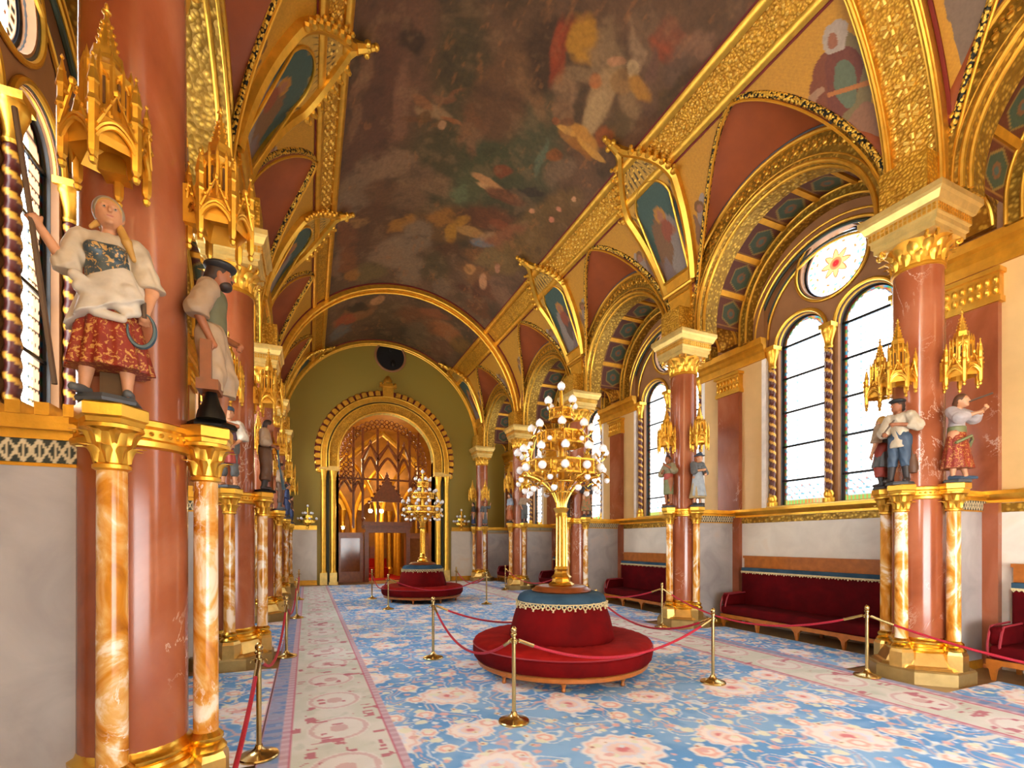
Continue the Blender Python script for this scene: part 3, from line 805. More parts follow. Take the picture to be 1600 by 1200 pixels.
for side in (1, -1):
    tb = BAND[side][0]
    for k in range(-1, 5):
        yc = yk(k)
        hi_ = k in (0, 1, 2); th = np.linspace(-0.05, tb, 200 if hi_ else 90); zz = ZC+R*np.sin(th)
        hw = np.array([SP/2-dg(side, z) if z > 6.45 else 0.265 for z in zz])
        nn_ = 201 if hi_ else 81; s_ = np.linspace(-1, 1, nn_)
        TH, SS = np.meshgrid(th, s_, indexing='ij'); HW = np.repeat(hw[:, None], nn_, 1)
        Yv = yc+SS*HW
        Yc = np.minimum(Yv, YB)
        P = np.stack([XC+side*R*np.cos(TH), Yc, ZC+R*np.sin(TH)], -1)
        C = np.zeros(TH.shape+(3,)); C[...] = lin((196,138,30))
        tex = ((np.floor((Yv-yc)*40)+np.floor(TH*R*40)) % 2) == 0; put(C, tex*0.15, (150,96,16))
        figures_paint(C, Yv-yc, (TH*R), side, k)
        ed = (1-np.abs(SS))*HW
        put(C, (ed < 0.055) | (TH > tb-0.012), (112,30,12))
        grid_mesh('spandrel', P, C, M['paint'], ceil_root)
    for k in range(-1, 5):
        y1 = yk(k)+SP/2
        if k == 4: continue
        # lunette web from the groin to the arcade arch
        n = 41; q = np.linspace(-1, 1, n)
        A = [(barrel_x(side, zg(side, d*1.86)), y1+d*1.86, zg(side, d*1.86)) for d in q]
        B_ = [(XC+side*4.16, y1+2.08*math.sin(d*PI/2), 6.38+2.08*math.cos(d*PI/2)) for d in q]
        mb = MB(); mb.loft([[tuple(Vector(a_).lerp(Vector(b_), t)) for a_, b_ in zip(A, B_)] for t in (0, 0.5, 1)])
        mb.build('lunette_web', M['redbrown'], ceil_root, True, 0)
        mb = MB(); mb.tube([(x-side*0.0, y, z-0.01) for x, y, z in A], 0.05, 8); mb.build('groin_moulding', M['rope_gold'], ceil_root)
        mb = MB()
        mb.tube([(x-side*0.05+ (0), y + (0.075 if y < y1 else -0.075), z-0.05) for x, y, z in A], 0.02, 6)
        mb.build('groin_line', M['gold_deep'], ceil_root)
    # arcade arches between the columns
    for k in range(-1, 4):
        y1 = yk(k)+SP/2; zc = 6.30
        root = struct(empty('trim_arcade', (0, 0, 0)))
        xa, xb = XC+side*4.16, XC+side*4.62
        mb = MB(); mb.arch('YZ', y1, zc, 1.63, 2.12, xa, xb, n=40, legs=0.2); mb.build('arch_ring', M['gold_olive'], root, True, 30)
        mb = MB()
        for rad, rr, xx in ((1.66, 0.035, xa-side*0.01), (2.08, 0.04, xa-side*0.01), (1.62, 0.03, xa+side*0.1), (1.75, 0.014, xa-side*0.008)):
            mb.roll('YZ', y1, zc, rad, xx, rr, legs=0.2)
        mb.build('arch_moulding', M['gold'], root)
        mb = MB(); mb.roll('YZ', y1, zc, 2.14, xa-side*0.005, 0.022, legs=0.2); mb.build('arch_edge', M['slate'], root)
        mb = MB(); n = 34
        for i in range(n):
            a = PI*(i+0.5)/n; p = (xa-side*0.008, y1+1.91*math.cos(a), zc+1.91*math.sin(a))
            mb.ball(p, (0.022, 0.045, 0.045), 6, 4)
            for q in range(4):
                b_ = a+PI/4+q*PI/2; mb.ball((p[0], p[1]+0.07*math.cos(b_), p[2]+0.07*math.sin(b_)), (0.016, 0.024, 0.024), 5, 3)
        mb.build('arch_flower', M['gold'], root)
        # coffered vault over the aisle bay
        na, nx = 220, 44
        t = np.linspace(0, PI, na); xs = np.linspace(xb, XC+side*(OW+0.02), nx); T, X = np.meshgrid(t, xs, indexing='ij')
        rr = 1.74
        P = np.stack([X, y1+rr*np.cos(T), zc+rr*np.sin(T)], -1)
        C = np.zeros(T.shape+(3,)); C[...] = lin((92,40,18))
        ncell = 8; cu = (T/PI*ncell) % 1-0.5; cv = (X-xb)/(XC+side*(OW)-xb)-0.5
        a_ = np.abs(cu)*rr*PI/ncell; b_ = np.abs(cv)*0.95
        hexd = np.maximum(a_*0.9+b_*0.5, b_)
        put(C, (np.maximum(a_/0.31, b_/0.43) > 0.86) & (np.maximum(a_/0.31, b_/0.43) < 0.93), (150,104,40))
        put(C, hexd < 0.235, (140,112,50)); put(C, hexd < 0.205, (58,74,52)); put(C, np.hypot(a_, b_) < 0.10, (120,78,40)); put(C, np.hypot(a_, b_) < 0.05, (70,90,80))
        put(C, b_ > 0.44, (120,84,30))
        grid_mesh('coffered_vault', P, C, M['paint'], root)
        mb = MB()
        for j in range(1, ncell):
            a = PI*j/ncell
            xl, xh = sorted((xb, XC+side*OW))
            T_ = Matrix.Translation((0, y1, zc)) @ Matrix.Rotation(a-PI/2, 4, 'X')
            mb.box(xl, xh, -0.05, 0.05, rr-0.04, rr+0.01, T_)
        mb.build('coffer_rib', M['gold_deep'], root, False)
        mb = MB(); mb.arch('YZ', y1, zc, 1.56, 1.74, *sorted((XC+side*(OW-0.22), XC+side*(OW+0.04))), n=40, legs=0.3); mb.build('wall_arch', M['gold_olive'], root, True, 30)
        mb = MB()
        for rad in (1.56, 1.72): mb.roll('YZ', y1, zc, rad, XC+side*(OW-0.22), 0.025, legs=0.3)
        mb.build('wall_arch_moulding', M['gold'], root)
        root.name = 'trim_arcade'
    # transverse aisle arches (column to pilaster) and the masonry above
    for k in range(-1, 5):
        y = yk(k); root = struct(empty('trim_aisle_arch', (0, 0, 0)))
        x0, x1 = XC+side*(OC+0.42), XC+side*(OW-0.02); c = (x0+x1)/2; hw = abs(x1-x0)/2
        zc = 6.12
        mb = MB(); mb.arch('XZ', c, zc, hw-0.10, hw+0.28, y-0.24, y+0.24, n=20); mb.build('arch_ring', M['gold_pat'], root, True, 30)
        mb = MB()
        for dy in (-0.24, 0.24):
            mb.roll('XZ', c, zc, hw-0.10, y+dy, 0.028, n=20); mb.roll('XZ', c, zc, hw+0.14, y+dy, 0.02, n=20)
        mb.build('arch_moulding', M['gold'], root)
        xl, xh = sorted((XC+side*(OC+0.1), XC+side*OW))
        mb = MB(); mb.box(xl, xh, y-0.2, y+0.2, zc+hw+0.1, 8.6); mb.build('masonry', M['gold_deep'], root, False)
    # pier blocks above the capitals
    for k in range(-1, 5):
        y = yk(k); root = struct(empty('trim_pier', (XC+side*OC, y, 6.1)))
        mb = MB(); mb.box(-0.36, 0.36, -0.27, 0.27, 0, 0.55); mb.build('pier_block', M['gold_fine'], root, False)
        if k not in (0, 3):
            mb = MB()
            prof = [(0.0, 0.0), (0.04, 0.05), (0.04, 0.09)]
            zt = 7.35-6.1; xr = abs(barrel_x(side, 7.35)-(XC+side*OC))
            # slab following the vault up to the niche
            rows = []
            for z in (0.5, 0.8, 1.1, 1.3):
                xx = barrel_x(side, 6.1+z)-(XC+side*OC)-side*0.10
                w_ = 0.26+0.10*(z-0.5)
                rows.append([(xx+side*0.2, -w_, z), (xx, -w_, z), (xx, w_, z), (xx+side*0.2, w_, z)])
            mb.loft(rows, closed_cols=True); mb.build('pier_shaft', M['gold_deep'], root, True, 30)
            mb = MB()
            for z, w_ in ((1.28, 0.36), (0.92, 0.31)):
                xx = barrel_x(side, 6.1+z)-(XC+side*OC)-side*0.13
                mb.box(*sorted((xx, xx+side*0.3)), -w_, w_, z, z+0.05)
            mb.build('pier_ledge', M['gold'], root, False)

# transverse ribs
def transverse_rib(y, wd, a0, a1, field, name, flowers):
    root = struct(empty(name, (0, 0, 0)))
    n = 90
    mb = MB(); mb.arch('XZ', XC, ZC, R-0.10, R+0.02, y-wd/2, y+wd/2, a0, a1, n); mb.build('rib_field', field, root, True, 30)
    mb = MB()
    for yy in (y-wd/2+0.02, y+wd/2-0.02):
        mb.arch('XZ', XC, ZC, R-0.15, R+0.02, yy-0.045, yy+0.045, a0, a1, n)
        mb.roll('XZ', XC, ZC, R-0.15, yy, 0.03, a0, a1, n)
    mb.build('rib_edge', M['gold'], root)
    mb = MB()
    for yy in (y-wd/2-0.05, y+wd/2+0.05): mb.arch('XZ', XC, ZC, R-0.03, R+0.02, yy-0.02, yy+0.02, a0, a1, n)
    mb.build('rib_line', M['dark_red'], root, True, 30)
    if flowers:
        mb = MB(); a = a0+0.03; j = 0
        while a < a1:
            if a < 1.0 or a > PI-1.1:
                rr = R-0.105
                def fb(da, dy, s=0.03):
                    mb.ball((XC+rr*math.cos(a+da), y+dy, ZC+rr*math.sin(a+da)), (s, s*1.1, s), 6, 4)
                for q in range(6):
                    b_ = q*PI/3+PI/6
                    mb.tube([(XC+rr*math.cos(a+r_*math.sin(b_)/rr), y+r_*math.cos(b_), ZC+rr*math.sin(a+r_*math.sin(b_)/rr)) for r_ in (0.045, 0.11)], (0.018, 0.026), 6)
                fb(0, 0, 0.018)
                for dy in (-0.185, 0.185):
                    for da in (-0.012, 0.012, 0.04, -0.04): fb(da, dy, 0.022)
            a += 0.085
        mb.build('rib_flower', M['petal_gold'], root)
transverse_rib(yk(0), 0.62, -0.02, PI+0.02, M['gold_fine'], 'trim_rib', True)
transverse_rib(yk(3)+0.05, 0.34, -0.02, PI+0.02, M['gold_deep'], 'trim_rib', False)
transverse_rib(YB-0.12, 0.22, -0.02, PI+0.02, M['gold_deep'], 'trim_rib', False)

# gothic picture niches on the vault above the columns
def niche(side, k):
    yc = yk(k); Z0 = 12.8*D2R
    root = struct(empty('trim_niche', (0, 0, 0)))
    # outline: half width as a function of the angle
    ths = 38.0*D2R; tap = 51.5*D2R
    def half(th):
        if th < ths: return 0.30+(0.62-0.30)*(th-Z0)/(ths-Z0)
        q = (th-ths)/(tap-ths); return 0.62*max(0.0, 1-q**1.7)
    sh = 0.12
    def pt(th, f, off): return vp(side, th, yc+f*half(th), off)
    T_ = [Z0+(tap-Z0)*(i/40) for i in range(41)]
    T_ = T_[:28]+[T_[27]+(tap-T_[27])*math.sin((i+1)/14*PI/2) for i in range(14)]
    # picture
    s_ = np.linspace(-1, 1, 61); th = np.array(T_)
    TH, SS = np.meshgrid(th, s_, indexing='ij'); HW = np.array([half(t) for t in T_])[:, None]
    P = np.stack([XC+side*(R-0.03)*np.cos(TH), yc+SS*HW, ZC+(R-0.03)*np.sin(TH)], -1)
    u = SS*HW; b = (TH-Z0)*R; HH = (tap-Z0)*R
    C = np.zeros(TH.shape+(3,)); C[...] = lin((60,84,74))
    wob = (fbm(u*4, b*4, 1, 3, k)-0.5)*0.1; A = u+wob; B = b+wob
    rob = [(138,62,34), (52,56,96), (120,84,50), (86,70,58), (140,80,50), (90,60,40)][k+1]
    s2 = 1 if k % 2 else -1
    put(C, B < 0.75, (120,96,84))
    put(C, np.hypot((A+0.12*s2)/0.24, (B-0.85)/0.62) < 1, (134,120,108)); put(C, np.hypot((A-0.14*s2)/0.22, (B-1.0)/0.52) < 1, rob)
    put(C, np.hypot((A-0.2*s2)/0.1, (B-0.45)/0.3) < 1, (116,96,90))
    put(C, np.hypot((A+0.02)/0.13, (B-1.52)/0.15) < 1, (176,118,40)); put(C, np.hypot((A+0.02)/0.07, (B-1.50)/0.10) < 1, (160,102,70))
    put(C, np.hypot((A+0.04)/0.15, (B-1.2)/0.22) < 1, (140,70,40)); put(C, np.hypot((A+0.2)/0.06, (B-1.1)/0.08) < 1, (150,98,66))
    # pierced gold tympanum above the inner round arch
    inner = np.hypot(u/0.46, np.maximum(B*0+b-1.72, 0)/0.46) > 1
    dots = (np.sin(u*60)*np.sin(b*60) > 0.3)
    put(C, (b > 1.55) & inner, (196,150,56)); put(C, (b > 1.55) & inner & dots, (70,52,22))
    grid_mesh('painted_panel', P, C, M['paint'], root)
    # frame
    mb = MB()
    for f in (-1, 1):
        rows = []
        for t in T_:
            y_o = yc+f*(half(t)+0.17); y_i = yc+f*max(0, half(t)-0.0)
            r_ = []
            for yy, off in ((y_i, 0.0), (y_i, 0.10), ((y_i+y_o)/2, 0.14), (y_o, 0.10), (y_o, 0.0)): r_.append(vp(side, t, yy, off))
            rows.append(r_)
        tt = tap+0.06
        rows.append([vp(side, tt, yc, o) for o in (0.0, 0.10, 0.14, 0.10, 0.0)])
        mb.loft(rows)
    mb.build('niche_frame', M['gold'], root, True, 40)
    # inner round arch
    mb = MB(); th_i = Z0+1.72/R
    pts = [vp(side, Z0+0.02, yc-0.33, 0.05)]
    for i in range(21):
        a = PI-PI*i/20; pts.append(vp(side, th_i+0.47*math.sin(a)/R, yc+0.47*math.cos(a), 0.05))
    pts.append(vp(side, Z0+0.02, yc+0.33, 0.05)); mb.tube(pts, 0.025, 6); mb.build('inner_arch', M['gold'], root)
    mb = MB()
    for f in (-1, 1):
        for i in range(7):
            t = ths+(tap-ths)*(i+0.5)/7
            p = Vector(vp(side, t, yc+f*(half(t)+0.17), 0.12)); mb.ball(p, (0.06, 0.07, 0.06), 6, 4)
            mb.ball(Vector(vp(side, t+0.012, yc+f*(half(t)+0.25), 0.14)), 0.04, 6, 4)
    mb.tube([vp(side, tap+0.03, yc, 0.08), vp(side, tap+0.10, yc, 0.14)], (0.09, 0.05), 8)
    for dt, dy in ((0.075, 0), (0.07, 0.09), (0.07, -0.09), (0.11, 0)): mb.ball(vp(side, tap+dt, yc+dy, 0.14), 0.06, 7, 5)
    mb.build('crocket', M['gold'], root)
    mb = MB()
    pts = [vp(side, Z0-0.005, yc-0.42, 0.10), vp(side, Z0-0.005, yc+0.42, 0.10)]; mb.tube(pts, 0.05, 8); mb.build('niche_ledge', M['gold'], root)
for side in (1, -1):
    for k in (-1, 1, 2, 4): niche(side, k)

# ================================================================== end wall with the gate
GX = 3.24; GS = 5.40; GR = 2.02
def wall_plane(u, v, w_): return (u, YB+0.15+w_, v)
outer = [(-3.2, 0), (XC+6.4, 0), (XC+6.4, 11.2), (-3.2, 11.2)]
hole = [(GX-GR, -0.0), (GX+GR, -0.0)] + [(GX+GR*math.cos(PI*i/32), GS+GR*math.sin(PI*i/32)) for i in range(33)]
outer2 = [(-3.2, 0.0), (GX-GR, 0.0)] + [(GX+GR*math.cos(PI-PI*i/32), GS+GR*math.sin(PI-PI*i/32)) for i in range(33)] + [(GX+GR, 0.0), (XC+6.4, 0), (XC+6.4, 11.2), (-3.2, 11.2)]
wb = struct(empty('wall_back', (0, 0, 0)))
mg, nt, bs = newmat('olive_diaper')
v = coord(nt, (1,1,1)); ch = N(nt, 'ShaderNodeTexVoronoi', feature='F1', distance='MANHATTAN'); ch.inputs['Scale'].default_value = 5; ch.inputs['Randomness'].default_value = 0
nt.links.new(v, ch.inputs['Vector'])
nt.links.new(ramp(nt, ch.outputs['Distance'], [(0.3, (184,158,66)), (0.5, (156,136,54))]), bs.inputs['Base Color']); bs.inputs['Roughness'].default_value = 0.5; bs.inputs['Metallic'].default_value = 0.15
M['olive'] = mg
curve_plate('end_wall', M['olive'], outer2, [], 0.3, wall_plane, wb)
mb = MB()
for xa, xb in ((XC-OW, GX-GR-0.85), (GX+GR+0.85, XC+OW)):
    mb.box(xa, xb, YB-0.03, YB, 0.2, 2.28)
mb.build('dado', M['cream_marble'], wb, False)
mb = MB()
for xa, xb in ((XC-OW, GX-GR-0.85), (GX+GR+0.85, XC+OW)):
    mb.box(xa, xb, YB-0.06, YB, 0.0, 0.2)
mb.build('dado_plinth', M['gold_deep'], wb, False)
mb = MB()
for xa, xb in ((XC-OW, GX-GR-0.85), (GX+GR+0.85, XC+OW)):
    mb.box(xa, xb, YB-0.08, YB, 2.28, 2.36); mb.box(xa, xb, YB-0.12, YB, 2.36, 2.46)
mb.build('dado_cornice', M['gold'], wb, False)
mb = MB()
mb.tube([(3.36+0.64*math.cos(2*PI*i/40), YB-0.02, 9.93+0.64*math.sin(2*PI*i/40)) for i in range(40)], 0.05, 8, closed=True)
mb.build('oculus_frame', M['brown'], wb)
mb = MB()
n = 40; mb.add([(3.36+0.62*math.cos(2*PI*i/n), YB-0.012, 9.93+0.62*math.sin(2*PI*i/n)) for i in range(n)], [tuple(range(n))])
mb.build('oculus', M['black'], wb, False)
mb = MB(); mb.ball((3.45, YB-0.08, 9.62), (0.1, 0.08, 0.16), 8, 6); mb.ball((3.36, YB-0.05, 10.2), (0.05, 0.05, 0.05)); mb.build('oculus_boss', M['ironwork'], wb)

gate = struct(empty('door_1', (GX, YB, 0)))
mb = MB(); mb.arch('XZ', 0, GS, 2.02, 2.42, -0.12, 0.3, n=48, legs=0.55); mb.build('arch_ring', M['gold_fine'], gate, True, 30)
mb = MB(); mb.arch('XZ', 0, GS, 2.48, 2.72, -0.16, 0.02, n=48, legs=0.6); mb.build('outer_ring', M['gold'], gate, True, 30)
mb = MB(); mb.arch('XZ', 0, GS, 2.42, 2.48, -0.06, 0.02, n=48, legs=0.55); mb.build('green_ring', M['dark_green'], gate, True, 30)
mb = MB()
for rad, rr in ((2.04, 0.04), (2.40, 0.035), (2.5, 0.03), (2.7, 0.03)): mb.roll('XZ', 0, GS, rad, -0.15, rr, legs=0.55)
mb.build('ring_moulding', M['gold'], gate)
mb = MB(); n = 36
for i in range(n):
    a = -0.22+(PI+0.44)*i/(n-1)
    if abs(a-PI/2) < 0.06: continue
    T = Matrix.Translation((2.86*math.cos(a), -0.1, GS+2.86*math.sin(a))) @ Matrix.Rotation(-(a-PI/2), 4, 'Y')
    mb.box(-0.10, 0.10, -0.08, 0.1, -0.12, 0.07, T); mb.ball((0, -0.02, 0.08), (0.085, 0.07, 0.05), 6, 4, T)
mb.build('cresting', M['gold'], gate, True, 30)
mb = MB(); mb.arch('XZ', 0, GS, 2.72, 2.98, -0.02, 0.02, -0.22, PI+0.22, n=48); mb.build('crest_ground', M['dark_red'], gate, True, 30)
mb = MB()
mb.box(-0.22, 0.22, -0.22, 0, GS+2.7, GS+3.12); mb.box(-0.36, 0.36, -0.26, 0, GS+3.12, GS+3.2); mb.box(-0.2, 0.2, -0.2, 0, GS+3.2, GS+3.3)
mb.lathe([(0.18, 0), (0.2, 0.1), (0.12, 0.25), (0.05, 0.32), (0.0, 0.34)], 10, (0, -0.1, GS+3.3), caps=False)
for dx in (-0.3, 0.3): mb.ball((dx, -0.15, GS+3.26), 0.07)
mb.build('crown_finial', M['gold'], gate, True, 40)
mb = MB()
for sx_ in (-1, 1):
    for dx, r_ in ((2.10, 0.0), (2.24, 0.11), (2.62, 0.10)):
        if r_: mb.lathe([(r_*1.35, 0.5), (r_*1.2, 0.56), (r_, 0.6), (r_, 4.35), (r_*1.15, 4.4), (r_, 4.45), (r_*1.5, 4.72), (r_*1.6, 4.78)], 14, (sx_*dx, -0.14, 0))
mb.build('jamb_column', M['gold'], gate)
mb = MB()
for sx_ in (-1, 1):
    mb.box(*sorted((sx_*2.02, sx_*2.45)), -0.32, 0.3, 4.74, 4.92)
    mb.box(*sorted((sx_*2.45, sx_*2.80)), -0.26, 0.0, 4.74, 4.88)
    mb.box(*sorted((sx_*2.06, sx_*2.42)), -0.3, 0.3, 0.0, 0.12); mb.box(*sorted((sx_*2.1, sx_*2.38)), -0.28, 0.1, 0.12, 0.5)
    mb.box(*sorted((sx_*2.48, sx_*2.76)), -0.24, 0.1, 0.0, 0.5)
mb.build('jamb_block', M['gold_pale'], gate, False)
mb = MB()
for sx_ in (-1, 1):
    mb.box(*sorted((sx_*2.40, sx_*2.50)), -0.04, 0.02, 0.0, 4.8)
mb.build('jamb_strip', M['dark_green'], gate, False)
for sx_ in (-1, 1):
    mb = MB(); mb.box(*sorted((sx_*2.02, sx_*2.12)), 0.0, 0.9, 0.0, 4.8); mb.build('jamb', M['oak'], gate, False)

# timber and glass screen inside the gate (tracery over a portal)
YG = 0.95
scr = struct(empty('door_2', (GX, YB+YG, 0)))
mb = MB()
def bar(x, z0, z1, w_=0.05, d=0.06): mb.box(x-w_, x+w_, -d, d, z0, z1)
for x in (-1.35, -0.95, -0.30, 0.62, 1.15, 1.55): bar(x, 2.4, 6.9, 0.05)
for z in (4.62,): mb.box(-2.1, 2.1, -0.05, 0.05, z-0.04, z+0.04)
def pointed(cx, hw, zs, rise, th=0.06):
    n = 12
    for f in (-1, 1):
        pts = []
        for i in range(n+1):
            t = i/n; pts.append((cx+f*hw*(1-t)**0.75 if t < 1 else cx, -0.02, zs+rise*t**0.85))
        mb.tube(pts, th, 6)
    return
def gable(cx, hw, zs, rise, th=0.07):
    pts = [(cx-hw, -0.04, zs), (cx, -0.04, zs+rise), (cx+hw, -0.04, zs)]
    mb.tube(pts, th, 6)
for cx_, hw in ((-0.62, 0.30), (0.16, 0.44), (0.88, 0.25)):
    pointed(cx_, hw, 5.0, 0.62); gable(cx_, hw+0.04, 5.5, 0.7, 0.1)
    mb.lathe([(0.05, 0), (0.08, 0.08), (0.0, 0.25)], 8, (cx_, -0.04, 6.2), caps=False)
for cx_, hw in ((-1.15, 0.2), (-1.72, 0.28), (1.35, 0.2), (1.78, 0.24)): pointed(cx_, hw, 4.0, 0.5); gable(cx_, hw, 4.35, 0.55, 0.05)
mb.build('tracery', M['wood'], scr)
mb = MB()
for i in range(26):
    a = PI*(i+0.5)/26
    for rad in (1.86, 1.66):
        mb.tube([(rad*math.cos(a)+0.09*math.cos(2*PI*j/10), 0, GS-YG*0+rad*math.sin(a)+0.09*math.sin(2*PI*j/10)) for j in range(10)], 0.022, 5, closed=True)
for sx_ in (-1, 1):
    for j in range(5):
        for q in (1.86, 1.66, 1.46):
            mb.tube([(sx_*q+0.09*math.cos(2*PI*i/10), 0, 4.72+j*0.2-0.1+0.09*math.sin(2*PI*i/10)) for i in range(10)], 0.022, 5, closed=True)
mb.build('pierced_carving', M['wood'], scr)
mb = MB()   # inner portal gable
mb.prism([(-0.32, -0.25), (0.52, -0.25), (0.52, 0.05), (-0.32, 0.05)], 3.62, 3.75)
mb.add([(-0.62, -0.2, 3.6), (0.82, -0.2, 3.6), (0.10, -0.2, 4.72), (-0.62, 0.0, 3.6), (0.82, 0.0, 3.6), (0.10, 0.0, 4.72)], [(0,1,2), (3,5,4), (0,3,4,1), (1,4,5,2), (2,5,3,0)])
for f in (-1, 1):
    for i in range(7):
        t = (i+0.5)/7; mb.ball((0.10+f*0.85*(1-t), -0.12, 3.5+1.25*t), 0.07, 6, 4)
mb.lathe([(0.06, 0), (0.09, 0.1), (0.0, 0.3)], 8, (0.1, -0.1, 4.7), caps=False)
mb.build('portal_gable', M['wood'], scr, True, 30)
mb = MB()   # portal canopy and posts
mb.box(-0.98, 1.16, -0.55, 0.1, 2.50, 2.68); mb.box(-0.90, 1.08, -0.48, 0.1, 2.34, 2.50); mb.box(-0.86, 1.04, -0.44, 0.1, 2.2, 2.34)
for x in (-0.82, 1.00): mb.box(x-0.09, x+0.09, -0.42, 0.1, 0.0, 2.22)
for x in (-0.98, 1.16): mb.ball((x, -0.5, 2.78), 0.09, 8, 6)
mb.build('portal', M['wood'], scr, False)
for sx_ in (-1, 1):   # side leaves with glazing
    leaf = empty('door_leaf', (0, 0, 0)); leaf.parent = scr
    xa, xb = sorted((sx_*2.02, sx_*1.02 if sx_ > 0 else -0.93))
    mb = MB(); mb.box(xa, xb, -0.05, 0.05, 0.0, 0.45); mb.box(xa, xb, -0.05, 0.05, 1.95, 2.2)
    mb.box(xa, xa+0.14, -0.05, 0.05, 0.45, 1.95); mb.box(xb-0.14, xb, -0.05, 0.05, 0.45, 1.95); mb.build('leaf_frame', M['oak'], leaf, False)
    mb = MB(); mb.box(xa+0.14, xb-0.14, -0.01, 0.01, 0.45, 1.95); mb.build('glass_pane', M['amber_glass'] if 'amber_glass' in M else M['oak'], leaf, False)

# hall beyond the gate: gilded room with red carpet and stair
M['far_gilt'] = flat('ochre_gilt_wall', (136,88,26), 0.5, 0.3, 0.3, 2)
far = struct(empty('wall_far', (0, 0, 0)))
YF = 27.5
mb = MB(); mb.box(GX-4, GX+4, YF, YF+0.2, 0, 8.0); mb.box(GX-3.6, GX-3.4, YB+1.2, YF, 0, 8); mb.box(GX+3.4, GX+3.6, YB+1.2, YF, 0, 8); mb.build('far_wall', M['far_gilt'], far, False)
mb = MB()
for x in (-2.6, -1.5, -0.9, 0.95, 1.5, 2.5):
    mb.lathe([(0.2, 0), (0.2, 0.3), (0.13, 0.4), (0.13, 3.1), (0.2, 3.4), (0.22, 3.5)], 12, (GX+x, YF-0.5, 0))
for x in (-2.05, 0.0, 2.0): mb.arch('XZ', GX+x, 3.5, 0.5, 0.72, YF-0.7, YF-0.3, n=16)
mb.build('far_arcade', M['gold'], far, True, 30)
mb = MB()
for dy, hw, x0, zs, rs in ((1.6, 2.6, 0.0, 3.0, 3.9), (2.6, 1.5, -1.6, 2.8, 3.2), (2.6, 1.5, 1.6, 2.8, 3.2), (3.8, 1.1, 0.0, 2.6, 2.8), (4.6, 0.8, -1.9, 2.4, 2.2), (4.6, 0.8, 1.9, 2.4, 2.2)):
    for f in (-1, 1):
        mb.tube([(GX+x0+f*hw*(1-(i/14)**1.6), YB+dy, zs+rs*(i/14)**0.8) for i in range(15)], 0.13 if dy < 2 else 0.10, 8)
        mb.tube([(GX+x0+f*hw, YB+dy, 0.0), (GX+x0+f*hw, YB+dy, zs)], 0.12, 8)
mb.build('hall_arch', M['gold_deep'], far, True, 30)
mb = MB(); mb.box(GX-0.05, GX+0.42, YF-0.16, YF-0.02, 0.0, 1.55); mb.build('far_doorway', M['wood'], far, False)
mb = MB(); mb.box(GX-0.65, GX-0.4, YF-0.2, YF-0.02, 0.9, 1.6); mb.build('far_picture', M['dark_green'], far, False)
struct(MB().box(GX-3.6, GX+3.6, YB+0.4, YF, 7.9, 8.1).build('ceiling', M['far_gilt'], None, False))

